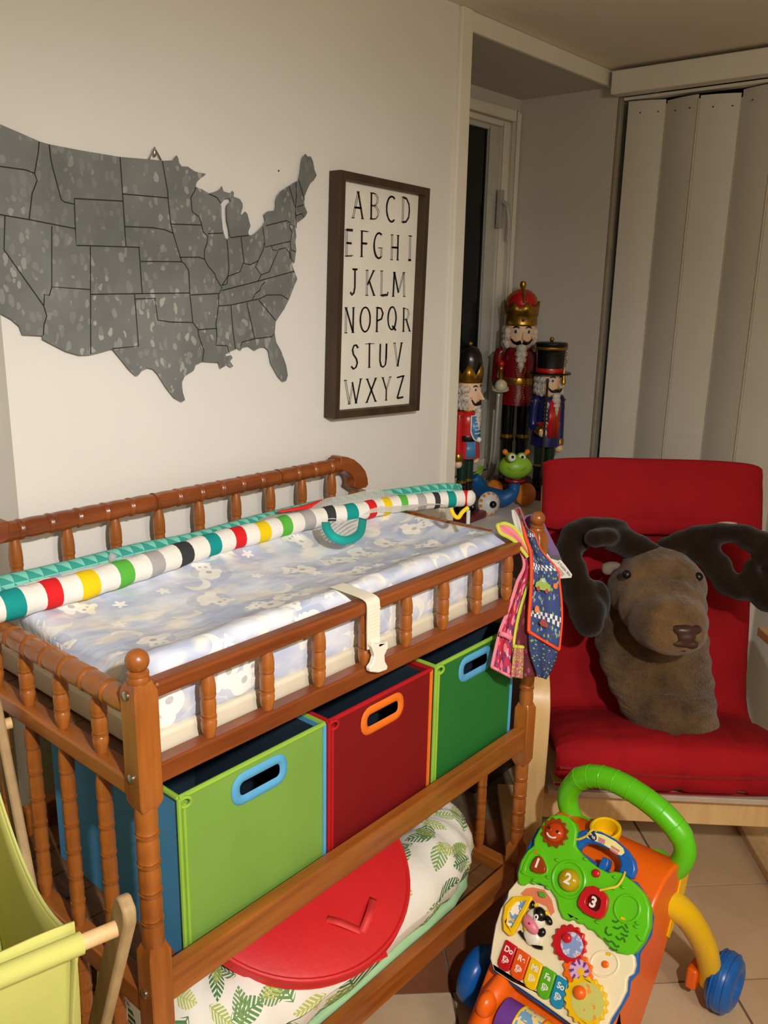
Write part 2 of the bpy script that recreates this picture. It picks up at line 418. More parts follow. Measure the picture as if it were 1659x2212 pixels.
for z0, z1 in ((.853, .881), (.515, .570), (.185, .240)): rail('back_rail', (rx0, D - .012, z0), (rx1, D + .012, z1), WOODX)
for x in (0, L):
    for z0, z1 in ((.838, .863), (.505, .540), (.185, .225)): rail('end_rail', (x - .0145, PH - .002, z0), (x + .0145, D - PH + .002, z1), WOODY)
    m = MB(); turned(m, (x, PH - .002, .960), (0, 1, 0), D - 2 * PH + .004, .0172, 9, False, 14); m.build('end_top_rail', WOODY, tab)
# turned back rail with scrolled ends
m = MB(); turned(m, (0.050, D, 1.069), (1, 0, 0), L - 0.100, .0178, 16, False, 16); br = m.build('back_top_rail', WOODR, tab)
sc = [(530, 200), (560, 186), (640, 192), (740, 232), (830, 308), (900, 400), (930, 500), (940, 600), (905, 645), (780, 668), (722, 640), (742, 560), (722, 490), (665, 435), (600, 400), (535, 375)]
pts = [aty(660 + .14466 * a, 960 + .14466 * b, D - .017) for a, b in sc]
MB().prism(pts, (0, .034, 0)).build('scroll', WOODR, br, smooth=50, bevel=.005)
MB().prism([V((L - q.x, q.y, q.z)) for q in pts], (0, .034, 0)).build('scroll', WOODR, br, smooth=50, bevel=.005)
def spin_mesh(length, r, n): m = MB(); turned(m, (0, 0, 0), (0, 0, 1), length, r, n); return m.mesh('spindle', WOODZ)
base = world(tab).inverted()
def put(me, x, y, z): o = link('spindle', me, tab, smooth=40, loc=base @ V((x, y, z))); return o
s1 = spin_mesh(.093, .0112, 3); s2 = spin_mesh(.175, .0112, 4); s3 = spin_mesh(.085, .0112, 3); s4 = spin_mesh(.302, .0112, 7); s5 = spin_mesh(.285, .0112, 7)
for i in range(1, 9): put(s1, i * L / 9, 0, .879)
for i in range(1, 10): put(s2, i * L / 10, D, .880)
for x in (0, L):
    for i in range(1, 5): put(s3, x, i * D / 5, .862); put(s4, x, i * D / 5, .538); put(s5, x, i * D / 5, .223)
for z in (.842, .515, .188):
    n = 7; dw = (D - .03) / n
    for i in range(n):
        if z == .842: MB().box((.016, .014 + i * dw, z), (L - .016, .012 + (i + 1) * dw, z + .012)).build('tray_board', SHELF, tab, smooth=0, bevel=.001)
        else: MB().box((.016, .014 + i * dw, z), (L - .016, .010 + (i + 1) * dw, z + .013)).build('shelf_board', SHELF, tab, smooth=0, bevel=.001)

# ================================================================== changing pad
def motif_coords(s, v, scale):
    p = s.vm('MULTIPLY', v, (scale, scale, 0.0))
    nd = s.t.nodes.new('ShaderNodeTexVoronoi'); nd.voronoi_dimensions = '2D'; nd.inputs['Scale'].default_value = 1.0; nd.inputs['Randomness'].default_value = 0.75
    s.put(nd.inputs['Vector'], p)
    l = s.vm('SUBTRACT', p, nd.outputs['Position']); c = s.sep(nd.outputs['Color'])
    l = s.n('ShaderNodeVectorRotate', 0, {'Vector': l, 'Angle': s.m('MULTIPLY', c[0], 6.28)}, rotation_type='Z_AXIS')
    return l, c
def ln(s, l, off=(0, 0, 0)): return s.vm('LENGTH', s.vm('SUBTRACT', l, off), out='Value')
def mx(s, *a):
    r = a[0]
    for q in a[1:]: r = s.m('MAXIMUM', r, q)
    return r
def star(s, l, r, k=5.0, amp=0.35):
    xyz = s.sep(l); th = s.m('ARCTAN2', xyz[1], xyz[0])
    return s.lt(ln(s, l), s.m('MULTIPLY', s.m('ADD', s.m('MULTIPLY', s.m('COSINE', s.m('MULTIPLY', th, k)), amp), 1.0), r))
def pad_material():
    s = NT('cloud_print_cotton', 0.8, spec=0.2); uv = s.uv()
    n1 = s.noise(s.map(uv, (1.0, 1.7, 1)), 9, 2); n2 = s.noise(s.map(uv, (1, 1.5, 1), (3, 1, 0)), 13, 2)
    c = s.ramp(n1, [(0.38, rgb(192, 202, 226)), (0.6, rgb(226, 230, 241))])
    c = s.mix(s.ramp(n2, [(0.52, (0, 0, 0, 1)), (0.66, (1, 1, 1, 1))]), c, rgb(242, 238, 230))
    l, cc = motif_coords(s, uv, 11.0)
    moon = s.m('MULTIPLY', s.m('MULTIPLY', s.lt(ln(s, l), .26), s.gt(ln(s, l, (.13, .04, 0)), .22)), s.lt(cc[1], .3))
    bear = mx(s, s.lt(ln(s, l, (0, -.12, 0)), .21), s.lt(ln(s, l, (0, .18, 0)), .16), s.lt(ln(s, l, (.13, .30, 0)), .07), s.lt(ln(s, l, (-.13, .30, 0)), .07), s.lt(ln(s, l, (.2, -.05, 0)), .09), s.lt(ln(s, l, (-.22, -.22, 0)), .11))
    isb = s.gt(cc[1], .45)
    c = s.mix(s.m('MULTIPLY', s.m('MULTIPLY', s.m('SUBTRACT', s.lt(ln(s, l, (.06, -.06, 0)), .40), bear), isb), .25), c, rgb(140, 150, 176))
    c = s.mix(s.m('MULTIPLY', bear, isb), c, rgb(246, 244, 238))
    spots = mx(s, s.lt(ln(s, l, (.05, .17, 0)), .035), s.lt(ln(s, l, (-.06, .2, 0)), .03), s.lt(ln(s, l, (.02, -.05, 0)), .06))
    c = s.mix(s.m('MULTIPLY', s.m('MULTIPLY', spots, isb), .6), c, rgb(150, 150, 152))
    c = s.mix(moon, c, rgb(246, 244, 236))
    l2, c2 = motif_coords(s, s.map(uv, (1, 1, 1), (.31, .17, 0)), 9.0)
    c = s.mix(s.m('MULTIPLY', star(s, l2, .085), s.gt(c2[2], .25)), c, rgb(252, 250, 246))
    n3 = s.noise(s.map(uv, (1, 1.5, 1)), 11, 3); s.bump(n3, 0.55, 0.010)
    return s.col(c)
PADM = pad_material()
pad = thing('changing_pad', 'contoured changing pad with a pale blue cloud and teddy print cover', 'changing pad', (L / 2, .24, .856))
sec = [(.034, .897), (.030, .905), (.029, .93), (.030, .965), (.034, .984), (.043, .994), (.058, .996), (.08, .988), (.11, .974), (.15, .962), (.2, .955), (.25, .953), (.3, .957), (.35, .966), (.385, .98), (.41, .992), (.427, .996), (.439, .99), (.444, .975), (.445, .94), (.444, .905), (.44, .897)]
secp = smooth_path([V((0, a, b)) for a, b in sec], 3)
arc = [0.0]
for a, b in zip(secp, secp[1:]): arc.append(arc[-1] + (b - a).length)
m = MB(); nx = 90; x0, x1 = .044, .888; ids = []
for i in range(nx + 1):
    t = i / nx; x = x0 + (x1 - x0) * t; e = min(t, 1 - t) * (x1 - x0); k = 1 - max(0, 1 - e / .02) ** 2 * .10
    row = []
    for q, a in zip(secp, arc):
        yc = .238; y = yc + (q.y - yc) * (k if e < .02 else 1); z = q.z
        if z > .9:
            z += .004 * noise.noise(V((x * 14, y * 22, 1.3))) + .0022 * noise.noise(V((x * 40, y * 60, 4)))
            if .04 < y < .43: z = z + (max(z, .990) - z) * max(0, 1 - e / .11) ** 1.2 * (1.0 if t > .5 else .25)
        z -= (1 - k) * .10
        row.append(m.vert((x, y, z), (x, a)))
    ids.append(row)
for a, b in zip(ids, ids[1:]):
    for j in range(len(a) - 1): m.face(a[j], a[j + 1], b[j + 1], b[j])
m.face(*ids[0]); m.face(*reversed(ids[-1]))
m.build('cover', PADM, pad, smooth=70)
CREAM = mat('cream_vinyl', (226, 216, 192), 0.35, var=.04, vscale=10, bump=.5, bscale=26, bdist=.004)
MB().box((.036, .024, .856), (.898, .455, .8975)).build('foam_base', CREAM, pad, smooth=0, bevel=.006, bseg=3)
STRAP = mat('white_webbing', (238, 232, 212), 0.7, var=.02, bump=.3, bscale=500)
m = MB(); ys = smooth_path([(0, .062, .9985), (0, .02, .9975), (0, .0, .9965), (0, -.0125, .9935), (0, -.0165, .985), (0, -.0165, .95), (0, -.0175, .915)], 4)
R_ = []
for q in ys: R_.append([V((.408 + s_ * .0145 + .004 * (0.99 - q.z) * 10 * .3, q.y + o_, q.z + o2)) for s_, o_, o2 in ((-1, 0, 0), (1, 0, 0), (1, -.0018, .0004), (-1, -.0018, .0004))])
m.rings(R_); st = m.build('strap', STRAP, pad)
for i in range(11): 
    z = .978 - i * .0058; MB().box((.397, -.0192, z - .0012), (.4235, -.0180, z + .0012)).build('rib', STRAP, st, smooth=0)
bq = [(795, 1383), (803, 1388), (822, 1386), (829, 1382), (830, 1395), (826, 1404), (822, 1412), (823, 1425), (829, 1436), (827, 1443), (808, 1450), (791, 1448), (790, 1440), (797, 1430), (801, 1415), (797, 1402), (793, 1393)]
MB().prism([aty(a, b, -.0185) for a, b in bq], (0, -.009, 0)).build('buckle', mat('buckle_plastic', (240, 236, 222), .35, var=.01), st, smooth=30, bevel=.002)

# ================================================================== folded play gym lying across the pad
bands = [(-75, 1333), (20, 1307), (105, 1283), (182, 1264), (258, 1240), (325, 1219), (388, 1198), (450, 1178), (507, 1162), (560, 1150), (607, 1137), (657, 1125), (707, 1114), (752, 1109), (795, 1100), (828, 1094), (866, 1088), (905, 1085), (938, 1081), (970, 1079), (1005, 1076), (1024, 1078)]
gym = thing('folded_play_gym', 'folded baby play gym with a striped fabric bar across the changing table', 'play gym', (.45, .34, .98))
path = smooth_path([atz(a, b, .996 + .004 * i / 20) for i, (a, b) in enumerate(bands)], 4)
s = NT('rainbow_striped_fabric', 0.75, spec=.2); uvx = s.sep(s.uv())[0]
u1 = s.m('ADD', uvx, .22); inb = s.lt(s.m('FRACT', u1), .46)
idx = s.m('DIVIDE', s.m('ADD', s.m('MODULO', s.m('FLOOR', u1), 6.0), .5), 6.0)
cr = s.ramp(idx, [(0, rgb(20, 150, 146)), (1 / 6, rgb(222, 34, 38)), (2 / 6, rgb(240, 206, 20)), (3 / 6, rgb(92, 184, 66)), (4 / 6, rgb(176, 172, 170)), (5 / 6, rgb(58, 60, 60))], 'CONSTANT')
s.bump(s.noise(s.obj(), 60, 3), .5, .004)
STRIPE = s.col(s.mix(inb, rgb(240, 236, 228), cr))
us = [min(i / 4.0 - 1 + 6, 25.6) for i in range(len(path))]
rr = [.0228 * (1 - .2 * i / len(path)) * (1 + .04 * math.sin(i * 1.7)) for i in range(len(path))]; rr[-1] *= .45; rr[-2] *= .8
MB().tube(path, rr, 16, uvs=us).build('striped_bar', STRIPE, gym, smooth=80)
s = NT('teal_triangle_fabric', 0.75, spec=.2); v = s.map(s.uv(), (1, 1, 1)); q = s.sep(v)
fx = s.m('FRACT', q[0]); fy = s.m('FRACT', s.m('MULTIPLY', q[1], 5.0))
TEALT = s.col(s.mix(s.gt(fx, fy), rgb(60, 160, 146), rgb(128, 208, 190)))
tp = [(-70, 1288), (0, 1266), (100, 1243), (200, 1218), (300, 1192), (420, 1168), (560, 1128), (720, 1090), (880, 1067), (960, 1058), (992, 1060)]
path2 = smooth_path([atz(a, b, .994 + (.012 * max(0, (a - 500) / 500))) for a, b in tp], 4)
ul = [0.0]
for a, b in zip(path2, path2[1:]): ul.append(ul[-1] + (b - a).length / .024)
MB().tube(path2, .0165, 12, uvs=ul).build('triangle_bar', TEALT, gym, smooth=80)
NETM = NT('white_mesh_net', 0.8, spec=.1); NETM.b.inputs['Base Color'].default_value = rgb(226, 226, 220)
q = NETM.sep(NETM.map(NETM.uv(), (150, 46, 1))); wv = mx(NETM, NETM.gt(NETM.m('FRACT', q[0]), .52), NETM.gt(NETM.m('FRACT', q[1]), .52))
NETM.put(NETM.b.inputs['Alpha'], NETM.m('MULTIPLY', wv, .95))
m = MB()
def netf(i, j):
    u = 560 + 440 * i; lo = atz(u, 1137 - (u - 560) * .14 + 8, .995); hi = aty(u, 1118 - 52 * math.sin(min(1, i * 1.7) * pi / 2) + 6 * math.sin(i * 9), lo.y + .05)
    return lo.lerp(hi, j) + V((0, 0, .006 * math.sin(j * pi) + .003 * math.sin(i * 25)))
m.grid(netf, 40, 8); m.build('net', NETM.mat, gym, smooth=80)
m = MB(); strip(m, [aty(a, b, .405) for a, b in ((600, 1106), (650, 1098), (690, 1087), (716, 1078))], [.004, .009, .012, .005], (-.3, -.7, .6)); rs_ = m.build('red_ribbon', mat('red_ribbon', (226, 40, 36), .7), gym)
rs_.modifiers.new('sol', 'SOLIDIFY').thickness = .002
# hanging teal half ring with netting
TEAL = mat('teal_felt', (14, 168, 160), .8, var=.03)
cpt = [(704, 1128), (708, 1144), (722, 1160), (745, 1167), (768, 1160), (780, 1146), (784, 1120)]
rp = smooth_path([aty(a, b, .300 - .0012 * (b - 1120)) for a, b in cpt], 5)
m = MB(); strip(m, rp, .0165, (-.55, -.72, .42)); o = m.build('teal_ring', TEAL, gym); o.modifiers.new('sol', 'SOLIDIFY').thickness = .004
m = MB(); ctr = aty(743, 1126, .300); nn = [m.vert(q + V((.003, .004, 0)), (q.x * 2, q.z * 6)) for q in rp]; cc_ = m.vert(ctr + V((.003, .004, 0)), (ctr.x * 2, ctr.z * 6))
for a, b in zip(nn, nn[1:]): m.face(a, b, cc_)
m.build('ring_net', NETM.mat, gym, smooth=80)
YEL = mat('yellow_plastic', (238, 206, 30), .35, var=.02)
MB().tube(smooth_path([att(a, b, 1.66) for a, b in ((974, 1098), (980, 1112), (990, 1118), (999, 1106), (1012, 1096))], 4), .0042, 8).build('yellow_clip', YEL, gym)
MB().tube([att(1012, 1102, 1.655), att(1011, 1132, 1.655)], .0038, 8).build('clear_peg', mat('frosted_plastic', (186, 200, 192), .3), gym)
m = MB(); strip(m, [aty(a, b, .425) for a, b in ((244, 1220), (242, 1204), (246, 1196))], .013, (-.5, -.8, .3)); o = m.build('grey_tab', mat('grey_tab', (172, 178, 176), .6), gym); o.modifiers.new('sol', 'SOLIDIFY').thickness = .003

# ================================================================== storage bins on the middle shelf
def bin_(label, x0, x1, cf, cs_, ct, ch, hx0, hx1, alpha=1.0, tabs=None, yoff=0.0):
    t = thing('storage_bin', label, 'bin', ((x0 + x1) / 2, .2, .53), group='fabric bins on the middle shelf')
    y0, y1, z0, z1 = .028 + yoff, .37, .5285, .790; w_ = .005
    mf = mat('bin_front_%d_%d_%d' % cf, cf, .75, var=.03, vscale=8, bump=.2, bscale=900, spec=.25)
    if alpha < 1: mf.node_tree.nodes['Principled BSDF'].inputs['Alpha'].default_value = alpha
    ms = mat('bin_side_%d_%d_%d' % cs_, cs_, .75, var=.04, vscale=8, bump=.2, bscale=900, spec=.25)
    mt = mat('bin_trim_%d_%d_%d' % ct, ct, .7, var=.03, spec=.25); mh = mat('bin_trim_%d_%d_%d' % ch, ch, .7, var=.03, spec=.25)
    dk = mat('bin_lining', (24, 44, 60), .9, var=.1)
    hz0, hz1 = .735, .772; rr = .015; hole = []
    for cx, cz, a0 in ((hx1 - rr, hz1 - rr, 0), (hx0 + rr, hz1 - rr, 90), (hx0 + rr, hz0 + rr, 180), (hx1 - rr, hz0 + rr, 270)):
        for q in range(5): a = math.radians(a0 + q * 22.5); hole.append((cx + rr * math.cos(a), cz + rr * math.sin(a)))
    f3 = lambda q: V((q[0], y0, q[1]))
    MB().prism([(x0, z0), (x1, z0), (x1, z1), (x0, z1)], (0, w_, 0), [hole], f3).build('front_panel', mf, t, smooth=0)
    hl = [f3(q) + V((0, -.0015, 0)) for q in hole]; hl.append(hl[0]); hl.append(hl[1])
    m = MB(); m.tube(hl, .0078, 8, flat=1.0, up=(0, 1, 0)); 
    for q in m.v: q.y = y0 - .0005 + (q.y - y0) * .45
    m.build('handle', mh, t)
    MB().box((x0, y0 + w_, z0), (x0 + w_, y1, z1)).build('side_panel', ms, t, smooth=0); MB().box((x1 - w_, y0 + w_, z0), (x1, y1, z1)).build('side_panel', ms, t, smooth=0)
    MB().box((x0 + w_, y1 - w_, z0), (x1 - w_, y1, z1)).build('back_panel', mf if alpha == 1 else ms, t, smooth=0)
    MB().box((x0 + w_, y0 + w_, z0), (x1 - w_, y1 - w_, z0 + w_)).build('bottom_panel', ms, t, smooth=0)
    li = MB(); e = .0008
    li.box((x0 + w_ + e, y0 + w_ + e, z0 + w_), (x0 + w_ + .002, y1 - w_ - e, z1 - .008)).box((x1 - w_ - .002, y0 + w_ + e, z0 + w_), (x1 - w_ - e, y1 - w_ - e, z1 - .008)).box((x0 + w_ + .003, y1 - w_ - .002, z0 + w_), (x1 - w_ - .003, y1 - w_ - e, z1 - .008))
    li.build('lining', dk, t, smooth=0)
    m = MB()
    for a, b in (((x0, y0), (x1, y0)), ((x0, y0), (x0, y1)), ((x1, y0), (x1, y1)), ((x0, y1), (x1, y1))): m.tube([(a[0], a[1], z1), (b[0], b[1], z1)], .0042, 8)
    m.build('top_trim', mt, t)
    for x in (x0, x1): MB().tube([(x, y0 - .001, z0), (x, y0 - .001, z1)], .0036, 8).build('edge_trim', mh if (x == x1) else mt, t)
    MB().tube([(x0 + .008, y0 - .001, z0), (x0 + .008, y0 - .001, z1 - .01)], .0034, 8).build('edge_trim', mt, t)
    MB().torus((x0 + .008, y0 - .004, z1 - .008), .0085, .0026, (0.3, 1, .2), 16, 8).build('corner_loop', mt, t)
    return t
LIME, BLUE, DRED, ORG, GRN = (150, 194, 66), (64, 142, 190), (150, 26, 26), (236, 118, 30), (44, 122, 52)
bin_('lime green fabric bin with light blue handle beside the left post', .068, .346, (124, 166, 70), (84, 158, 206), (146, 188, 66), (92, 168, 214), .165, .258, yoff=.0)
bin_('dark red fabric bin with an orange handle between two green bins', .356, .622, (132, 18, 20), (130, 24, 26), (180, 24, 30), (238, 118, 30), .440, .536, alpha=.93)
bin_('dark green fabric bin with light blue handle beside the hanging bibs', .636, .900, (40, 118, 50), (54, 124, 170), (150, 196, 66), (92, 168, 214), .716, .812)

# ================================================================== things on the lowest shelf
def leaf_material():
    s = NT('palm_leaf_print', 0.8, spec=.2); o = s.obj(); uv = s.uv()
    c = rgb(240, 236, 226)
    for k, (sc_, off, ca, cb) in enumerate(((10.5, (0, 0, 0), rgb(70, 120, 74), rgb(110, 156, 92)), (12.0, (.37, .23, 0), rgb(58, 104, 66), rgb(140, 176, 110)), (14.0, (.11, .61, 0), rgb(150, 180, 96), rgb(196, 204, 110)))):
        l, cc = motif_coords(s, s.map(uv, (1, 1, 1), off), sc_); q = s.sep(l)
        ay = s.m('ABSOLUTE', q[1]); wd = s.m('MULTIPLY', s.m('SUBTRACT', .16, s.m('POWER', q[0], 2.0)), 1.35)
        inside = s.m('MULTIPLY', s.lt(ay, wd), s.gt(wd, 0.0))
        ribs = s.gt(s.m('SINE', s.m('MULTIPLY', s.m('SUBTRACT', q[0], s.m('MULTIPLY', ay, .9)), 58.0)), -.35)
        stem = s.lt(ay, .012); f = s.m('MULTIPLY', inside, mx(s, ribs, stem)); f = s.m('MULTIPLY', f, s.gt(cc[2], .08))
        c = s.mix(f, c, s.mix(cc[1], ca, cb))
    s.bump(s.noise(o, 22, 3), .5, .006); return s.col(c)
LEAF = leaf_material()
plw = thing('baby_lounger', 'white baby lounger cushion with green palm leaf print on the lowest shelf', 'cushion', (.44, .22, .202))
MINT = mat('mint_piping', (178, 222, 172), .8, var=.03)
cx, cy = .485, .215; A_, B_ = .335, .126
def ringp(a, r, b): 
    d = V((math.cos(a), math.sin(a), 0)); nrm = V((d.x / A_, d.y / B_, 0)).normalized(); c = V((cx + A_ * abs(d.x) ** .55 * (1 if d.x > 0 else -1), cy + B_ * abs(d.y) ** .55 * (1 if d.y > 0 else -1), .286))
    pk = 1 + .035 * math.sin(a * 22) + .05 * noise.noise(V((d.x * 3, d.y * 3, b)))
    return c + nrm * (r * math.cos(b) * pk) + V((0, 0, r * .95 * math.sin(b) * pk))
m = MB(); m.grid(lambda i, j: ringp(2 * pi * i, .082, 2 * pi * j), 96, 20, lambda i, j: (1.62 * i, .50 * j)); m.build('bolster', LEAF, plw, smooth=180)
m = MB(); m.ball((cx, cy, .275), (A_ + .01, B_ + .02, .048), 40, 14)
for i, q in enumerate(m.v): m.uv[i] = (q.x, q.y)
m.build('inner_pad', LEAF, plw, smooth=180)
m = MB(); R_ = []
for z, k in ((.203, .058), (.206, .070), (.226, .076), (.240, .070)):
    R_.append([ringp(2 * pi * i / 64, k, 0) * 1.0 + V((0, 0, z - .286)) for i in range(64)])
m.rings(R_); m.build('mint_base', MINT, plw, smooth=60)
C_ = V((.414, .172, .420)); N_ = V((-.05, -.37, .93)).normalized(); e1 = V((1, 0, 0)) - N_ * N_.x; e1.normalize(); e2 = N_.cross(e1)
dsc = thing('folded_pop_up_bag', 'flat round red folded pop-up bag lying on the leaf print cushion', 'bag', C_)
REDF = mat('red_nylon', (218, 36, 40), .5, var=.05, vscale=5, bump=.35, bscale=30, bdist=.003)
RD = .222
MB().lathe([(RD * .2, .013), (RD * .6, .0145), (RD * .93, .012), (RD, .004), (RD, -.012), (RD * .95, -.016), (RD * .3, -.016)], C_, N_, 64).build('body', REDF, dsc, smooth=50)
MB().torus(C_ + N_ * .006, RD * .985, .0045, N_, 64, 8).build('piping', REDF, dsc); MB().torus(C_ - N_ * .012, RD * .985, .0045, N_, 64, 8).build('piping', REDF, dsc)
def dpt(u, v, h=.015): return atp(u, v, C_ + N_ * h, N_)
STR = mat('red_strap', (226, 56, 54), .6, var=.03)
for pl in (((704, 1984, .014), (735, 1992, .022), (782, 2012, .014)), ((806, 1940, .014), (798, 1975, .03), (781, 2016, .014))):
    m = MB(); strip(m, smooth_path([dpt(*q) for q in pl], 5), .014, N_); o = m.build('strap', STR, dsc); o.modifiers.new('sol', 'SOLIDIFY').thickness = .002
m = MB(); m.tube([dpt(790, 2062, -.006), dpt(830, 2040, -.01), dpt(832, 2062, -.012), dpt(800, 2078, -.01)], .006, 8, flat=.4); m.build('tie_end', REDF, dsc)

# ================================================================== wall decor
mp = thing('metal_map', 'galvanised metal cutout map of states hanging on the wall', 'wall map', aty(400, 600, YW - .004))
def mpx(q, y=YW - .012): return aty(q[0] * .434, 240 + q[1] * .434, y)
OUT = [(-130, 30), (-60, 45), (0, 65), (100, 108), (200, 152), (245, 165), (400, 195), (600, 228), (745, 240), (805, 247), (865, 245), (872, 228), (880, 220), (888, 235), (892, 258), (905, 275), (935, 276), (970, 300), (1027, 313), (1000, 330), (978, 355), (975, 377), (1005, 388), (1040, 410), (1075, 400), (1095, 390), (1105, 373), (1112, 398), (1130, 405), (1150, 410), (1157, 397), (1165, 405), (1162, 425), (1195, 438), (1208, 460), (1208, 480), (1198, 512), (1207, 520), (1222, 500), (1232, 512), (1240, 545), (1247, 572), (1236, 600), (1238, 616), (1252, 619), (1272, 608), (1310, 570), (1325, 545), (1318, 512), (1335, 498), (1370, 495), (1378, 470), (1376, 445), (1385, 418), (1400, 398), (1440, 372), (1475, 350), (1490, 345), (1500, 300), (1505, 250), (1512, 225), (1522, 213), (1530, 225), (1548, 227), (1558, 250), (1565, 290), (1577, 320), (1562, 345), (1545, 358), (1528, 395), (1516, 425), (1515, 468), (1522, 485), (1530, 505), (1520, 525), (1480, 555), (1470, 580), (1475, 620), (1470, 650), (1475, 690), (1470, 730), (1466, 755), (1455, 740), (1448, 700), (1440, 685), (1442, 715), (1452, 760), (1465, 795), (1480, 835), (1465, 870), (1440, 935), (1415, 985), (1385, 1030), (1372, 1050), (1368, 1105), (1375, 1150), (1400, 1195), (1425, 1265), (1433, 1315), (1425, 1342), (1410, 1345), (1388, 1320), (1352, 1255), (1340, 1190), (1320, 1173), (1295, 1175), (1270, 1190), (1240, 1168), (1208, 1175), (1200, 1190), (1185, 1178), (1145, 1195), (1120, 1210), (1130, 1222), (1150, 1215), (1158, 1228), (1145, 1245), (1162, 1270), (1150, 1274), (1132, 1260), (1112, 1272), (1100, 1280), (1092, 1250), (1050, 1248), (1010, 1245), (975, 1262), (965, 1290), (920, 1318), (906, 1350), (910, 1400), (922, 1438), (905, 1446), (870, 1425), (830, 1375), (790, 1310), (765, 1283), (735, 1277), (708, 1290), (690, 1314), (678, 1316), (645, 1285), (610, 1240), (562, 1182), (500, 1200), (450, 1212), (400, 1215), (330, 1195), (215, 1135), (215, 1117), (115, 1112), (100, 1070), (60, 1035), (0, 1003), (-60, 960), (-110, 860), (-150, 700), (-150, 500), (-140, 250), (-150, 120)]
LAKE = [(1115, 437), (1130, 434), (1145, 432), (1152, 448), (1135, 462), (1130, 480), (1132, 540), (1143, 590), (1147, 625), (1135, 638), (1122, 632), (1110, 590), (1103, 520), (1103, 475), (1096, 460), (1108, 455)]
def galv():
    s = NT('galvanised_sheet', .42, .55, .5); o = s.obj()
    nd = s.t.nodes.new('ShaderNodeTexVoronoi'); nd.inputs['Scale'].default_value = 80; s.put(nd.inputs['Vector'], s.vm('ADD', s.map(o, (1, 1, .62), rot=(0, .5, 0)), s.vm('SCALE', s.noise(o, 40, 2, out='Color'), None) if False else s.vm('MULTIPLY', s.noise(o, 30, 2, out='Color'), (.02, .02, .02))))
    sp = s.m('MULTIPLY', s.lt(nd.outputs['Distance'], .40), s.gt(s.sep(nd.outputs['Color'])[0], .3))
    big = s.noise(o, 4.5, 3)
    c = s.ramp(big, [(.35, rgb(122, 128, 130)), (.65, rgb(152, 157, 158))])
    fade = s.ramp(s.noise(o, 3.0, 2), [(.35, (.15, .15, .15, 1)), (.6, (1, 1, 1, 1))])
    return s.col(s.mix(s.m('MULTIPLY', sp, s.m('MULTIPLY', fade, s.ramp(s.sep(nd.outputs['Color'])[1], [(.2, (.2, .2, .2, 1)), (.9, (.8, .8, .8, 1))]))), c, rgb(214, 216, 214)))
GALV = galv()
MB().prism([mpx(q) for q in OUT], (0, .0025, 0), [[mpx(q) for q in LAKE]]).build('plate', GALV, mp, smooth=0)
LINES = [[(195, 152), (190, 210), (172, 310), (185, 345), (160, 410), (145, 540)], [(-60, 268), (0, 275), (130, 293), (172, 310)], [(245, 165), (252, 230), (262, 280), (305, 440), (320, 452), (370, 463)], [(370, 435), (610, 448)], [(370, 435), (375, 585), (380, 668), (695, 678)], [(-80, 495), (0, 515), (145, 540), (375, 585)], [(598, 228), (610, 410), (627, 672)], [(610, 412), (835, 432)], [(808, 247), (835, 400), (838, 450), (850, 560), (862, 608), (905, 750)], [(622, 575), (760, 580), (820, 590), (862, 608)], [(850, 562), (1003, 567)],
 [(975, 378), (968, 400), (950, 430), (957, 500), (990, 525), (1003, 560), (1010, 600), (1035, 625), (1030, 660), (1018, 690), (1018, 735), (1035, 770), (1070, 810), (1075, 830), (1105, 880), (1088, 915), (1088, 970), (1075, 1060), (1080, 1120), (1075, 1165), (1130, 1168), (1142, 1205)], [(1040, 412), (1080, 430), (1100, 460)], [(1035, 610), (1110, 607)], [(1130, 640), (1140, 780), (1130, 860), (1105, 868)], [(1145, 630), (1240, 618)], [(1200, 627), (1215, 755)], [(1105, 868), (1135, 822), (1195, 800), (1210, 757), (1245, 765), (1285, 745), (1310, 690), (1316, 655)], [(1308, 575), (1320, 677), (1445, 648), (1455, 605), (1440, 575), (1447, 555), (1425, 545), (1325, 570)], [(1285, 745), (1272, 775), (1300, 815), (1340, 800), (1365, 740), (1385, 695), (1355, 690), (1352, 670)], [(1385, 690), (1420, 680), (1440, 705), (1445, 735)], [(1105, 893), (1290, 845), (1465, 797)], [(1300, 815), (1282, 850)], [(1088, 970), (1150, 965), (1255, 942), (1270, 910), (1295, 890), (1300, 870), (1320, 850)], [(1255, 942), (1290, 935), (1330, 915), (1400, 915), (1435, 937)], [(1288, 940), (1300, 955), (1372, 1042)], [(1150, 966), (1158, 1080), (1172, 1185)], [(1228, 953), (1268, 1133)], [(1198, 1170), (1205, 1150), (1268, 1133), (1355, 1122), (1362, 1108)], [(700, 748), (905, 750), (920, 760), (940, 795), (945, 905)], [(692, 678), (708, 908)], [(450, 672), (452, 1210)], [(450, 912), (945, 905)], [(670, 912), (690, 1170), (560, 1182)], [(672, 935), (772, 932), (785, 1040), (850, 1050), (960, 1052), (985, 1085), (990, 1120), (1015, 1190), (1008, 1245)], [(945, 905), (960, 1052)], [(950, 915), (1088, 908)], [(985, 1088), (1080, 1082)], [(895, 728), (990, 727), (1018, 737)], [(258, 572), (258, 875), (448, 888)], [(258, 875), (245, 918), (222, 912), (218, 970), (233, 1020), (220, 1060), (215, 1117)], [(25, 520), (20, 690), (218, 970)], [(1440, 374), (1470, 480), (1515, 466)], [(1473, 352), (1476, 420), (1470, 480)], [(1488, 345), (1515, 440)], [(1470, 480), (1475, 583), (1447, 562)], [(1472, 520), (1505, 510), (1512, 530)], [(1445, 650), (1448, 690), (1472, 700)]]
m = MB()
for pl in LINES:
    strip(m, [mpx(q, YW - .0124) for q in pl], .0019, (0, 1, 0))
m.build('state_lines', mat('etched_black', (28, 28, 28), .7, var=0), mp, smooth=0)
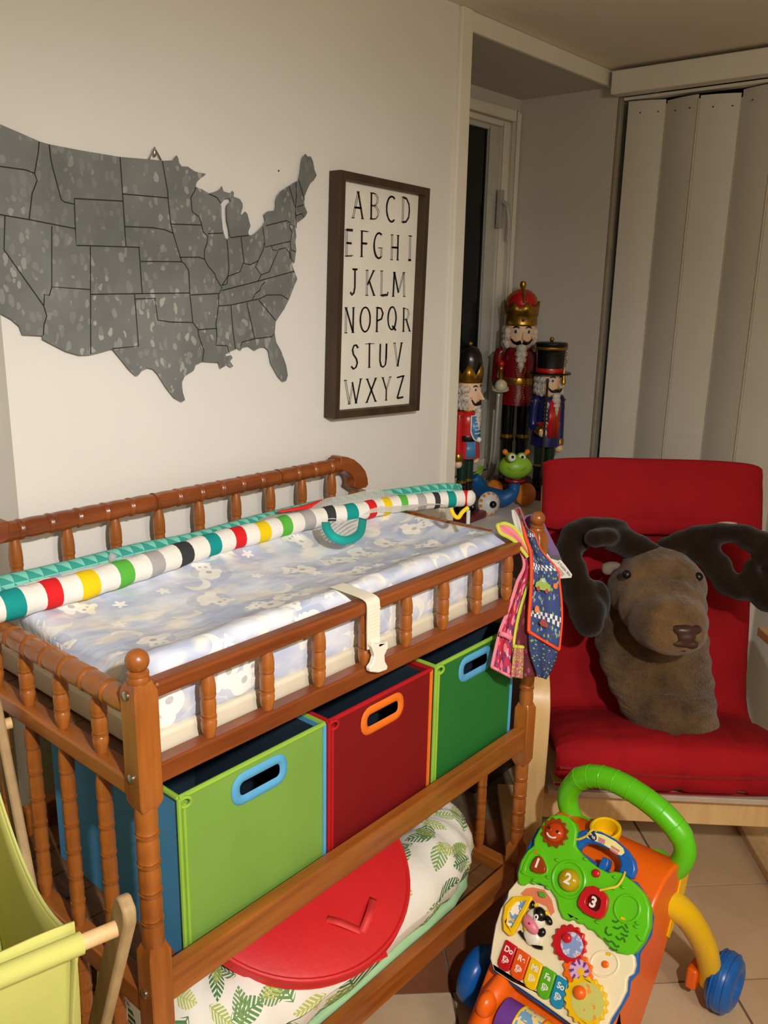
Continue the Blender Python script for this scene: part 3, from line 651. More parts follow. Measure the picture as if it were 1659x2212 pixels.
hq = [mpx(q, YW - .008) for q in ((742, 240), (768, 180), (803, 245))]
hk = MB().tube(hq, .0016, 6).build('wire_hook', STEEL, mp)
MB().ball(mpx((768, 205), YW - .006), (.004, .004, .008), 10, 6).build('screw', STEEL, mp)
MB().ball(aty(602, 369, YW), (.0022, .001, .0022), 8, 5).build('nail_hole', mat('hole_dark', (70, 60, 50), .9), mp)

sg = thing('alphabet_sign', 'framed white alphabet sign with black hand drawn capital letters', 'sign', (1.007, YW, 1.43))
Rl = Matrix.Translation(V((1.007, 0, 1.43))) @ Matrix.Rotation(math.radians(1.75), 4, 'Y') @ Matrix.Translation(V((-1.007, 0, -1.43)))
fx0, fx1, fz0, fz1, fd = .854, 1.16, 1.168, 1.693, .036; fwid = .0165
yb, yf = YW - .002, YW - fd
for nm, a, b in (('frame_side', (fx0, yf, fz0), (fx0 + fwid, yb, fz1)), ('frame_side', (fx1 - fwid, yf, fz0), (fx1, yb, fz1)), ('frame_top', (fx0 + fwid, yf, fz1 - fwid), (fx1 - fwid, yb, fz1)), ('frame_bottom', (fx0 + fwid, yf, fz0), (fx1 - fwid, yb, fz0 + fwid))):
    MB().box(a, b, Rl).build(nm, FRAMEW, sg, smooth=0, bevel=.0012)
bd = YW - .014
MB().box((fx0 + fwid, bd, fz0 + fwid), (fx1 - fwid, yb, fz1 - fwid), Rl).build('board', mat('sign_white', (234, 230, 218), .7, var=.03), sg, smooth=0)
INK = mat('black_ink', (26, 24, 20), .8, var=.1)
def arcp(cx, cy, rx, ry, a0, a1, n=10): return [(cx + rx * math.cos(math.radians(a0 + (a1 - a0) * i / n)), cy + ry * math.sin(math.radians(a0 + (a1 - a0) * i / n))) for i in range(n + 1)]
# letter strokes in a unit box: (points, weight) weight 1 = heavy brush line, 0 = thin double line
LT = {'A': [([(.5, 1), (.08, 0)], 0), ([(.5, 1), (.9, 0)], 1), ([(.22, .4), (.78, .4)], .6)], 'B': [([(.2, 0), (.2, 1)], 1), ([(.2, 1), (.6, .97), (.8, .85), (.78, .65), (.6, .54), (.2, .52)], 0), ([(.2, .52), (.65, .5), (.88, .35), (.85, .15), (.65, .02), (.2, 0)], 0)], 'C': [(arcp(.62, .5, .5, .5, 55, 305, 16), .5)], 'D': [([(.2, 0), (.2, 1)], 0), ([(.2, 1), (.55, .96), (.82, .75), (.88, .5), (.82, .22), (.55, .03), (.2, 0)], .8)], 'E': [([(.22, 0), (.22, 1)], 0), ([(.22, 1), (.85, 1)], 1), ([(.22, .5), (.72, .5)], .7), ([(.22, 0), (.85, .02)], 0)], 'F': [([(.25, 0), (.25, 1)], .5), ([(.25, 1), (.85, .98)], 0), ([(.25, .52), (.75, .52)], .7)], 'G': [(arcp(.6, .5, .48, .5, 60, 300, 16), .6), ([(.55, .4), (.9, .4)], 0), ([(.84, .4), (.84, .05)], 0)], 'H': [([(.2, 0), (.2, 1)], 0), ([(.82, 0), (.82, 1)], 1), ([(.2, .5), (.82, .5)], .6)], 'I': [([(.5, 0), (.5, 1)], .2), ([(.25, 1), (.75, 1)], .2), ([(.25, 0), (.75, 0)], .8)], 'J': [([(.7, 1), (.7, .3), (.6, .08), (.4, 0), (.2, .1)], 1), ([(.45, 1), (.95, 1)], .6)], 'K': [([(.2, 0), (.2, 1)], 0), ([(.85, 1), (.25, .42)], .8), ([(.42, .58), (.92, 0)], 1)], 'L': [([(.25, 0), (.25, 1)], 0), ([(.25, 0), (.88, .03), (.9, .15)], 1)], 'M': [([(.1, 0), (.15, 1)], .7), ([(.15, 1), (.48, .15)], 1), ([(.48, .15), (.85, 1)], 0), ([(.85, 1), (.92, 0)], 0)], 'N': [([(.15, 0), (.15, 1)], .3), ([(.15, 1), (.82, 0)], .9), ([(.82, 0), (.85, 1)], .6)], 'O': [(arcp(.5, .5, .44, .5, 0, 360, 20), .4)], 'P': [([(.25, 0), (.25, 1)], .5), ([(.25, 1), (.65, .96), (.85, .75), (.7, .52), (.25, .45)], .5)], 'Q': [(arcp(.48, .52, .42, .48, 0, 360, 20), .4), ([(.5, .2), (.92, .0)], .9)], 'R': [([(.22, 0), (.22, 1)], .5), ([(.22, 1), (.65, .95), (.78, .75), (.62, .54), (.22, .5)], .2), ([(.5, .52), (.92, 0)], .9)], 'S': [([(.82, .85), (.65, .98), (.42, .96), (.28, .8), (.38, .6), (.65, .42), (.76, .25), (.62, .06), (.4, .0), (.18, .12)], .5)], 'T': [([(.5, 0), (.5, 1)], .4), ([(.1, 1), (.92, 1)], .3)], 'U': [([(.18, 1), (.18, .3), (.3, .06), (.52, 0), (.75, .1), (.8, .35), (.82, 1)], .4), ([(.82, 1), (.8, .35)], 1)], 'V': [([(.12, 1), (.5, 0)], .1), ([(.5, 0), (.88, 1)], .7)], 'W': [([(.05, 1), (.28, 0)], 0), ([(.28, 0), (.48, .8)], .3), ([(.45, .9), (.68, 0)], .9), ([(.68, 0), (.95, 1)], .8)], 'X': [([(.12, 1), (.9, 0)], .9), ([(.88, 1), (.1, 0)], .5)], 'Y': [([(.1, 1), (.5, .45)], .8), ([(.9, 1), (.5, .45)], 0), ([(.5, .45), (.5, 0)], .8)], 'Z': [([(.15, .95), (.85, 1)], .4), ([(.85, 1), (.2, .03)], .5), ([(.2, .03), (.88, .05)], .8)]}
POS = dict(A=(345, 380), B=(475, 390), C=(603, 412), D=(725, 420), E=(275, 683), F=(395, 690), G=(503, 703), H=(637, 718), I=(758, 722), J=(305, 993), K=(440, 1000), L=(552, 1003), M=(670, 1012), N=(278, 1297), O=(402, 1292), P=(515, 1292), Q=(617, 1285), R=(728, 1293), S=(318, 1588), T=(435, 1578), U=(545, 1577), V=(662, 1570), W=(305, 1865), X=(450, 1855), Y=(570, 1843), Z=(680, 1832))
WID = dict(A=.038, M=.05, W=.058, X=.04, I=.022, O=.038, E=.032, J=.03)
rl = random.Random(5)
for ch, (cu, cv) in POS.items():
    c = aty(680 + cu * .2712, 340 + cv * .2712, bd - .0006); m = MB(); wd_, ht = WID.get(ch, .035), .055
    def g(q): return V((c.x + (q[0] - .5) * wd_, bd - .0007, c.z + (q[1] - .5) * ht))
    for pts, wt in LT[ch]:
        P3 = [g(q) for q in pts]
        if wt > .3: strip(m, P3, .0026 + .003 * wt, (0, 1, 0))
        if wt < .75:
            for s_ in (-1, 1):
                off = V((s_ * .0022, 0, rl.uniform(-.001, .001))); strip(m, [q + off + V((rl.uniform(-.0004, .0004), 0, 0)) for q in P3], .0014, (0, 1, 0))
        if ch not in 'CGOQSU':
            for q in (pts[0], pts[-1]):
                if q[1] in (0, 1) and abs(pts[0][1] - pts[-1][1]) > .3: strip(m, [g(q) + V((-.0048, 0, 0)), g(q) + V((.0048, 0, 0))], .0020, (0, 1, 0))
    m.build('letter', INK, sg, smooth=0)

# ================================================================== canvas hamper in front of the left end
hm = thing('canvas_hamper', 'lime green canvas hamper on a folding wooden frame at the left', 'hamper', (-.25, .05, 0))
CANV = mat('lime_canvas', (196, 194, 108), .9, var=.05, vscale=6, bump=.3, bscale=420, spec=.15)
dz = .81; dA = atz(240, 2010, dz); dB = atz(0, 2110, dz); dd = (dB - dA).normalized(); dB = dA + dd * .46
bk = V((-dd.y, dd.x, 0)); bk = bk if bk.y > 0 else -bk          # towards the wall
bA = dA + bk * .455 + V((0, 0, .03)); bB = bA + dd * .46
MB().lathe([(.0085, -.012), (.0085, .47)], dA, dd, 14).build('dowel', PINE, hm); MB().lathe([(.0085, -.012), (.0085, .47)], bA, dd, 14).build('dowel', PINE, hm)
def leg(p0, p1, wd_=.034, th=.014):
    p0, p1 = V(p0), V(p1); t = (p1 - p0).normalized(); sd = dd; n = t.cross(sd).normalized(); m = MB(); R_ = []
    ts = [(0, .35), (.012, .8), (.03, 1)]; Ln = (p1 - p0).length
    st = [(0, .4), (.006, .75), (.016, 1.0), (Ln, 1.0)]
    for d_, k in st: R_.append([p0 + t * d_ + n * (a * wd_ / 2 * k) + sd * (b * th / 2) for a, b in ((-1, -1), (1, -1), (1, 1), (-1, 1))])
    m.rings(R_); m.build('leg', BEIGEP, hm, smooth=40, bevel=.003)
tl = atx(268, 1966, dA.x + .012)
for s_ in (0, 1):
    o_ = dd * (s_ * .44); xo = -dd * .012
    a = dA + o_ + xo; leg(a + V((0, 0, .042)) - bk * .02, V((a.x, a.y, 0)) + bk * .42)
    b = bA + o_ + xo * -.4; leg(b + V((0, 0, .04)) + bk * .02, V((b.x, b.y, 0)) - bk * .42)
# bag: sling between the two dowels
def bag(i, j):
    # i along dowels, j across from front dowel down, under and up to the back dowel
    e = .03 + .40 * i; f = dA + dd * e; b = bA + dd * e
    if j < .5:
        t = j / .5; q = f + bk * (.02 + .10 * t * t) + V((0, 0, .009 - .43 * t))
    else:
        t = (j - .5) / .5; q = b - bk * (.02 + .10 * (1 - t) ** 2) + V((0, 0, .009 - .46 * (1 - t)))
        if t == 0: q = q
    return q + bk * (.006 * noise.noise(V((e * 9, j * 5, 0))))
m = MB(); m.grid(bag, 20, 40)
cb = m.build('bag', CANV, hm, smooth=70); cb.modifiers.new('sol', 'SOLIDIFY').thickness = .003
for a in (dA, bA):
    MB().lathe([(.0115, .03), (.0115, .43)], a, dd, 14).build('sleeve', CANV, hm)
# end gusset: its hem sags between the dowels
def gus(i, j):
    f = dA + dd * .032; b = bA + dd * .032; top = f.lerp(b, i) + V((0, 0, -.085 * math.sin(pi * i) ** .9 + .006)); bot = f.lerp(b, .15 + .7 * i) + V((0, 0, -.43))
    return top.lerp(bot, j) + dd * (.01 * math.sin(pi * j))
m = MB(); m.grid(gus, 20, 14); o = m.build('gusset', CANV, hm, smooth=70); o.modifiers.new('sol', 'SOLIDIFY').thickness = .003
m = MB(); 
def hem(i, j):
    q = gus(i, 0); return q + V((0, 0, .003 - .022 * j)) - dd * .0035
m.grid(hem, 20, 2); o = m.build('hem', mat('lime_binding', (216, 218, 132), .85, var=.03), hm, smooth=70); o.modifiers.new('sol', 'SOLIDIFY').thickness = .003

# ================================================================== bibs hanging on the front right post
def cloth(name, Lf, Rt, mt, par, t0=1.655, t1=1.655, wav=.006, n=28, ph=0.0, trimm=None, trims='LRB', tw=.0034):
    Lp = smooth_path([V((a, b, 0)) for a, b in Lf], 6); Rp = smooth_path([V((a, b, 0)) for a, b in Rt], 6)
    def at(P, t): x = t * (len(P) - 1); i = min(int(x), len(P) - 2); return P[i].lerp(P[i + 1], x - i)
    def f(i, j):
        a, b = at(Lp, i), at(Rp, i); q = a.lerp(b, j); return att(q.x, q.y, t0 + (t1 - t0) * i + wav * math.sin(j * pi * 2.2 + ph) + wav * .4 * math.sin(i * 9 + ph))
    m = MB(); m.grid(f, n, 10); o = m.build(name, mt, par, smooth=80); o.modifiers.new('sol', 'SOLIDIFY').thickness = .0018
    if trimm:
        for k in trims:
            pts = [f(i / n, 0) for i in range(n + 1)] if k == 'L' else [f(i / n, 1) for i in range(n + 1)] if k == 'R' else [f(1, j / 10) for j in range(11)] if k == 'B' else [f(0, j / 10) for j in range(11)]
            MB().tube(pts, tw, 6).build('binding', trimm, o)
    return o, f
def bibprint(name, base, motifs, scale=(3, 8, 1), check=None):
    s = NT(name, .75, spec=.2); uv = s.uv(); c = s.mix(s.noise(uv, 3), rgb(*[int(x * .85) for x in base]), rgb(*base))
    v = s.n('ShaderNodeVectorRotate', 0, {'Vector': s.map(uv, (7.5, 3.0, 1)), 'Angle': 0.0}, rotation_type='Z_AXIS')
    for k, (kind, cl, r, sc_, keep) in enumerate(motifs):
        l, cc = motif_coords(s, s.map(v, (1, 1, 1), (k * .37, k * .71, 0)), sc_)
        f = star(s, l, r) if kind == 'star' else s.lt(ln(s, l), r) if kind == 'dot' else mx(s, s.lt(ln(s, l, (.1, .08, 0)), r), s.lt(ln(s, l, (-.1, .08, 0)), r), s.lt(ln(s, l, (0, -.1, 0)), r))
        c = s.mix(s.m('MULTIPLY', f, s.gt(cc[2], keep)), c, rgb(*cl))
    if check:
        q = s.sep(uv); fx = s.gt(s.m('FRACT', s.m('MULTIPLY', q[1], 7.0)), .5)
        for pos in check:
            rel = s.m('SUBTRACT', q[0], s.m('ADD', pos, s.m('MULTIPLY', q[1], .05)))
            inb = s.m('MULTIPLY', s.gt(rel, 0.0), s.lt(rel, .042)); up_ = s.gt(rel, .021)
            x_ = s.m('ABSOLUTE', s.m('SUBTRACT', fx, up_)); c = s.mix(s.m('MULTIPLY', inb, x_), c, rgb(226, 226, 222))
    s.bump(s.noise(s.obj(), 500, 2), .15, .0006); return s.col(c)
PINKB = bibprint('pink_bib_print', (214, 58, 92), [('star', (84, 70, 120), .3, 1.6, .35), ('heart', (244, 140, 170), .2, 1.4, .5), ('star', (240, 214, 220), .16, 2.0, .4), ('dot', (238, 160, 70), .18, 2.0, .6)])
LIMB = bibprint('pink_lime_bib_print', (206, 120, 128), [('heart', (176, 186, 70), .26, 1.5, .3), ('dot', (150, 60, 80), .2, 1.7, .5)])
MARB = bibprint('maroon_bib_print', (112, 46, 56), [('dot', (150, 70, 80), .25, 1.5, .4)])
CARB = bibprint('car_bib_print', (64, 84, 134), [('star', (150, 186, 84), .16, 2.3, .25), ('dot', (214, 84, 64), .08, 2.4, .3), ('heart', (150, 168, 190), .10, 1.9, .5)], check=(.225, .50, .815))
CARB2 = bibprint('car_bib_pocket_print', (56, 74, 118), [('star', (150, 186, 84), .16, 1.5, .4), ('dot', (214, 84, 64), .08, 1.6, .4)])
PK = mat('pink_binding', (240, 140, 156), .75); LM = mat('lime_binding_tape', (206, 220, 70), .75); OB = mat('orange_binding', (244, 78, 26), .7)
b1 = thing('pink_bib', 'pink star print toddler bib hanging leftmost on the front right post', 'bib', att(1090, 1300, 1.66))
cloth('cloth', [(1072, 1142), (1101, 1163), (1125, 1192), (1132, 1224), (1117, 1257), (1101, 1309), (1082, 1356), (1070, 1403), (1062, 1440)], [(1110, 1150), (1132, 1170), (1142, 1205), (1142, 1240), (1128, 1286), (1114, 1333), (1107, 1380), (1104, 1420), (1104, 1462)], PINKB, b1, 1.665, 1.66, .006, trimm=PK, trims='LB')
m = MB(); strip(m, [att(a, b, 1.648) for a, b in ((1079, 1368), (1092, 1372), (1106, 1380))], .009, CR @ V((0, 0, 1))); o = m.build('pocket_band', PK, b1); o.modifiers.new('sol', 'SOLIDIFY').thickness = .002
b2 = thing('pink_lime_bib', 'pink toddler bib with lime green edging between two other bibs', 'bib', att(1125, 1350, 1.66))
cloth('cloth', [(1141, 1205), (1143, 1250), (1134, 1280), (1122, 1320), (1112, 1368), (1107, 1410), (1103, 1462)], [(1150, 1200), (1160, 1250), (1160, 1280), (1158, 1320), (1156, 1391), (1158, 1430), (1160, 1462)], MARB, b2, 1.672, 1.668, .004, trimm=LM, trims='L')
cloth('pocket', [(1110, 1396), (1107, 1420), (1103, 1462)], [(1130, 1398), (1130, 1420), (1128, 1466)], LIMB, b2, 1.66, 1.655, .003, n=10, trimm=LM, trims='T')
cloth('strap', [(1074, 1134), (1082, 1152), (1110, 1168), (1140, 1204)], [(1090, 1130), (1108, 1138), (1126, 1158), (1146, 1196)], mat('pink_strap', (232, 130, 140), .75), b2, 1.655, 1.65, .002, n=12, trimm=LM, trims='LRT')
b3 = thing('blue_car_bib', 'blue toddler bib with race cars and orange edging on the right', 'bib', att(1180, 1300, 1.65))
cl, cf = cloth('cloth', [(1116, 1097), (1127, 1121), (1136, 1163), (1146, 1191), (1148, 1239), (1146, 1286), (1143, 1330), (1142, 1364)], [(1120, 1096), (1136, 1140), (1153, 1154), (1168, 1190), (1202, 1229), (1208, 1262), (1213, 1330), (1207, 1403)], CARB, b3, 1.648, 1.645, .006, trimm=OB, trims='LRB')
cloth('pocket', [(1142, 1364), (1144, 1400), (1151, 1430), (1164, 1462)], [(1207, 1403), (1203, 1418), (1196, 1440), (1180, 1468)], CARB2, b3, 1.650, 1.65, .004, n=12)
cloth('neck_back', [(1106, 1102), (1108, 1120), (1118, 1150), (1140, 1190)], [(1116, 1097), (1127, 1121), (1136, 1163), (1146, 1191)], mat('bib_backing', (200, 196, 190), .8), b3, 1.655, 1.653, .002, n=10)
def decal(pts, cl_, par, nm, t=1.6405): 
    MB().prism([att(a, b, t) for a, b in pts], CR @ V((0, 0, -.0012))).build(nm, mat(nm + '_print', cl_, .75), par, smooth=0)
def el(cx, cy, rx, ry, n=14): return [(cx + rx * math.cos(2 * pi * i / n), cy + ry * math.sin(2 * pi * i / n)) for i in range(n)]
decal([(1156, 1266), (1158, 1258), (1165, 1254), (1168, 1249), (1177, 1248), (1182, 1260), (1189, 1264), (1190, 1274), (1188, 1278), (1162, 1273)], (150, 176, 70), b3, 'green_car', 1.636)
decal([(1168, 1256), (1170, 1251), (1176, 1250), (1179, 1259)], (176, 196, 210), b3, 'car_window', 1.6355)
decal(el(1163, 1271, 3.6, 5), (180, 60, 60), b3, 'car_wheel', 1.6352); decal(el(1181, 1277, 3.6, 5), (181, 60, 60), b3, 'car_wheel', 1.6352)
decal(el(1200, 1266, 5, 6.5), (226, 120, 60), b3, 'badge', 1.636); decal(el(1160, 1316, 5, 8), (210, 130, 80), b3, 'badge', 1.636)
decal([(1165, 1345), (1170, 1338), (1178, 1338), (1184, 1350), (1183, 1357), (1170, 1352)], (150, 60, 56), b3, 'red_car', 1.636)
tg = thing('bib_package_card', 'purple cardboard hanger card with a white label behind the right post', 'tag', att(1190, 1180, 1.76))
nrm = CR @ V((0, 0, 1))
MB().prism([att(a, b, 1.762) for a, b in ((1130, 1117), (1140, 1112), (1166, 1108), (1180, 1140), (1196, 1172), (1206, 1190), (1214, 1212), (1200, 1206), (1188, 1200), (1160, 1190), (1138, 1150))], nrm * -.0012).build('card', mat('purple_card', (84, 18, 108), .45, var=.04), tg, smooth=0)
MB().prism([att(a, b, 1.757) for a, b in ((1180, 1188), (1186, 1185), (1191, 1190), (1188, 1195), (1195, 1200), (1206, 1199), (1214, 1206), (1206, 1211), (1190, 1206))], nrm * -.002).build('hook', BLACK, tg, smooth=0)
lab = MB().prism([att(a, b, 1.7585) for a, b in ((1176, 1187), (1186, 1200), (1198, 1206), (1212, 1210), (1222, 1222), (1236, 1241), (1234, 1248), (1205, 1250), (1196, 1232), (1180, 1214))], nrm * -.0012).build('label', mat('label_card', (218, 212, 200), .6, var=.02), tg, smooth=0)
c0 = att(1219, 1229, 1.7565); ex = (att(1233, 1244, 1.7565) - att(1206, 1214, 1.7565)).normalized(); ey = nrm.cross(ex)
text_mb('5 Toddler Bibs', .0062, lambda x, y: c0 + ex * x + ey * y).build('lettering', mat('label_ink', (60, 50, 60), .7), lab, smooth=0)
for k in (1, 2, 3):
    m = MB(); a = c0 - ey * (.0042 + .003 * k); strip(m, [a - ex * .011, a + ex * .009], .0012, nrm); m.build('small_print', mat('label_pink', (196, 130, 150), .7), lab, smooth=0)

# ================================================================== nutcracker dolls in the alcove
SKIN = mat('doll_skin_paint', (232, 196, 162), .3, var=.03); CHEEK = mat('doll_cheek', (226, 150, 128), .4)
EYEW = mat('eye_white', (232, 232, 226), .3); EYEB = mat('eye_blue', (34, 62, 110), .25)
DRED2 = mat('deep_red_enamel', (120, 12, 20), .25, var=.05); BRED = mat('bright_red_enamel', (190, 24, 30), .28, var=.03)
NAVY = mat('navy_enamel', (24, 30, 92), .3); DGREEN = mat('dark_green_enamel', (14, 44, 30), .35); DBLACK = mat('doll_black', (12, 12, 14), .25)
MAROON = mat('maroon_base', (96, 22, 26), .35); LBLUE = mat('light_blue_enamel', (70, 134, 184), .35)
def nutcracker(name, label, loc, rz, k, jz, hz, tz, hr, jac, leg_m, boot_m, belt_m):
    # jz jacket bottom, hz head bottom, tz head top, hr head radius (metres, from the base up)
    t = thing(name, label, 'nutcracker', loc, rz, 'nutcrackers in the window alcove'); B = dict(parent=t, local=True)
    MB().box((-hr * 1.5, -hr * 1.5, 0), (hr * 1.5, hr * 1.3, .022)).build('base', MAROON, bevel=.004, **B)
    for s_ in (-1, 1):
        x = s_ * hr * .52; lr = hr * .44
        MB().lathe([(lr * .95, .022), (lr * 1.0, .04), (lr * .95, jz * .55), (lr * 1.08, jz * .57), (lr * 1.05, jz * .6)], (x, 0, 0), seg=18).build('boot', boot_m, **B)
        MB().ball((x, -lr * .9, .034), (lr * .85, lr * 1.3, .014), 14, 8).build('toe', boot_m, **B)
        MB().lathe([(lr, jz * .60), (lr * 1.02, jz * .64)], (x, 0, 0), seg=18).build('boot_cuff', GOLD, **B)
        MB().lathe([(lr * .92, jz * .62), (lr * 1.0, jz * .8), (lr * 1.02, jz * 1.02)], (x, 0, 0), seg=18).build('trouser_leg', leg_m, **B)
    jr = hr * 1.12; ht = hz - jz
    jk = MB().lathe([(jr * 1.06, jz), (jr * 1.02, jz + ht * .2), (jr * .93, jz + ht * .42), (jr * .98, jz + ht * .7), (jr * .98, jz + ht * .85), (jr * .8, jz + ht * .96), (hr * .6, jz + ht)], seg=28).build('jacket', jac, **B)
    MB().lathe([(jr * .97, jz + ht * .36), (jr * .985, jz + ht * .38), (jr * .985, jz + ht * .46), (jr * .97, jz + ht * .48)], seg=28).build('belt', belt_m, parent=jk, local=True)
    MB().lathe([(hr * .62, hz - ht * .10), (hr * .78, hz - ht * .08), (hr * .78, hz - ht * .0), (hr * .62, hz + .004)], seg=24).build('collar', GOLD, parent=jk, local=True)
    for s_ in (-1, 1):
        ar = hr * .36; x = s_ * (jr + ar * .55)
        sh = V((x, 0, jz + ht * .86)); eb = V((x * 1.06, 0, jz + ht * .42)); hd_ = V((x * 1.0, -hr * .9, jz + ht * .33)) if s_ == k.get('bent', 0) else V((x * 1.05, -hr * .1, jz - ht * .02))
        a = MB().tube(smooth_path([sh + V((-s_ * ar * .4, 0, ar * .5)), sh, eb, eb.lerp(hd_, .75)], 5), [ar * .5] + [ar] * 14 + [ar * .95], 14).build('arm', jac, **B)
        MB().lathe([(ar * 1.02, 0), (ar * 1.12, .002), (ar * 1.12, .02), (ar * 1.0, .022)], eb.lerp(hd_, .7), (hd_ - eb), 16).build('cuff', GOLD, parent=a, local=True)
        MB().ball(hd_ + (hd_ - eb).normalized() * .012, ar * 1.0, 14, 10).build('hand', SKIN, parent=a, local=True)
        e = MB()
        for q in range(14):
            an = 2 * pi * q / 14; e.tube([sh + V((0, 0, ar * .9)), sh + V((math.cos(an) * ar * 1.25, math.sin(an) * ar * 1.25, ar * .2))], [.003, .0016], 5)
        e.build('epaulette', GOLD, parent=a, local=True)
    hh = tz - hz
    hd = MB().lathe([(hr * .8, hz), (hr * .95, hz + hh * .12), (hr, hz + hh * .4), (hr, hz + hh)], seg=28).build('head', SKIN, **B)
    ez = hz + hh * .68
    for s_ in (-1, 1):
        an = s_ * .42; p_ = V((math.sin(an) * hr, -math.cos(an) * hr, ez))
        MB().ball(p_, (hr * .17, hr * .06, hr * .12), 12, 8, Matrix.Rotation(an, 3, 'Z')).build('eye', EYEW, parent=hd, local=True)
        MB().ball(p_ * 1.0 + V((math.sin(an), -math.cos(an), 0)) * hr * .045, (hr * .10, hr * .03, hr * .11), 12, 8, Matrix.Rotation(an, 3, 'Z')).build('iris', EYEB, parent=hd, local=True)
        br = [V((math.sin(an + d_) * hr * 1.015, -math.cos(an + d_) * hr * 1.015, ez + hr * z_)) for d_, z_ in ((-.22, .22), (-.08, .30), (.08, .31), (.22, .22))]
        MB().tube(smooth_path(br, 4), [.0008 + hr * .05 * math.sin(pi * (i + .5) / 14) for i in range(13)], 6).build('eyebrow', DBLACK, parent=hd, local=True)
        ms = [V((math.sin(s_ * a_) * hr * 1.05, -math.cos(a_) * hr * 1.05, hz + hh * z_)) for a_, z_ in ((.05, .24), (.25, .20), (.48, .22), (.72, .36))]
        MB().tube(smooth_path(ms, 4), [hr * .05 + hr * .11 * math.sin(pi * (.2 + .8 * (1 - i / 12.0)) * .6) * (1 - i / 13) for i in range(13)], 8).build('moustache', DBLACK, parent=hd, local=True)
        MB().ball(V((math.sin(s_ * .75) * hr * .97, -math.cos(.75) * hr * .97, hz + hh * .42)), (hr * .1, hr * .1, hr * .1), 10, 6).build('cheek', CHEEK, parent=hd, local=True)
    nl = k.get('nose', .35)
    MB().prism([(0, -hr * .98, ez + hr * .08), (0, -hr * (1 + nl), hz + hh * .36), (0, -hr * .98, hz + hh * .33)], (hr * .18, 0, 0)).build('nose', SKIN, parent=hd, local=True, bevel=.002)
    MB().box((-hr * .26, -hr * 1.01, hz - hr * .06), (hr * .26, -hr * .8, hz + hh * .13)).build('teeth', WHITE, parent=hd, local=True)
    # hair and beard
    m = MB()
    for q in range(26):
        an = pi * .32 + (2 * pi - 2 * pi * .32) * (q + .5) / 26 - pi / 2
        for z_ in (.15, .4, .68): m.ball((math.cos(an) * hr * 1.03, math.sin(an) * hr * 1.03, hz + hh * z_ + rl.uniform(-.004, .004)), (hr * .24, hr * .24, hr * .30), 8, 6)
    m.build('hair', FUR, **B)
    m = MB()
    for q, (w_, z_) in enumerate(((.30, -.05), (.34, -.35), (.30, -.65), (.2, -.95), (.1, -1.15))): m.ball((0, -hr * 1.02, hz + hr * z_ * 1.15), (hr * w_ * 1.25, hr * .28, hr * .33), 12, 8)
    m.build('beard', FUR, **B)
    return t, B, jk, hd
BZ = .8005
# soldier with golden zigzag crown
t, B, jk, hd = nutcracker('nutcracker_soldier', 'nutcracker doll in a bright red coat with black dome hat and golden crown', (1.497, .588, BZ), math.radians(4), dict(bent=0, nose=.55), .186, .325, .412, .034, BRED, DGREEN, DBLACK, DBLACK)
MB().lathe([(.0345, .405), (.0355, .409), (.0345, .413), (.034, .44), (.036, .462), (.033, .484), (.022, .499), (.006, .504)], seg=28).build('hat', DBLACK, **B)
MB().ball((0, 0, .510), .0065, 12, 8).build('finial', GOLD, **B)
m = MB(); n_ = 24; lo_, hi_ = [], []
for q in range(n_ + 1):
    an = 2 * pi * q / n_; z_ = .425 + .035 * (1 - abs((q % 4) - 2) / 2.0); lo_.append(V((math.cos(an) * .0385, math.sin(an) * .0385, .403))); hi_.append(V((math.cos(an) * .0415, math.sin(an) * .0415, z_ if q % 4 == 2 else .425 + .035 * (1 - abs((q % 4) - 2) / 2))))
ia = [m.vert(q) for q in lo_]; ib = [m.vert(q) for q in hi_]
for q in range(n_): m.face(ia[q], ia[q + 1], ib[q + 1], ib[q])
o = m.build('crown', GOLD, **B); o.modifiers.new('sol', 'SOLIDIFY').thickness = .0025
def shell(rad, a0, a1, z0, z1, top=None, n=12):
    m = MB(); A = []; Bv = []
    for q in range(n + 1):
        an = a0 + (a1 - a0) * q / n - pi / 2; s_ = q / n
        zz = z0 + (top(s_) if top else 0); A.append(m.vert((math.cos(an) * rad, math.sin(an) * rad, zz))); Bv.append(m.vert((math.cos(an) * rad, math.sin(an) * rad, z1)))
    for q in range(n): m.face(A[q], A[q + 1], Bv[q + 1], Bv[q])
    return m
def shell_build(m, nm, mt, B, par=None):
    o = m.build(nm, mt, parent=par or B['parent'], local=True); o.modifiers.new('sol', 'SOLIDIFY').thickness = .0015; return o
cv = lambda s_: .028 * abs(2 * s_ - 1) ** 3
shell_build(shell(.0392, -.75, .75, .236, .312, cv), 'bib_border', WHITE, B, jk); shell_build(shell(.0400, -.67, .67, .240, .310, cv), 'bib_front', LBLUE, B, jk)
for q in range(5): shell_build(shell(.0410, -.4, .4, .258 + q * .011, .2605 + q * .011), 'braid', WHITE, B, jk)
shell_build(shell(.0405, -1.0, -.25, .188, .236), 'coat_flap', LBLUE, B, jk)
MB().ball((0, -.0415, .241), .008, 12, 8).build('buckle', WHITE, parent=jk, local=True)
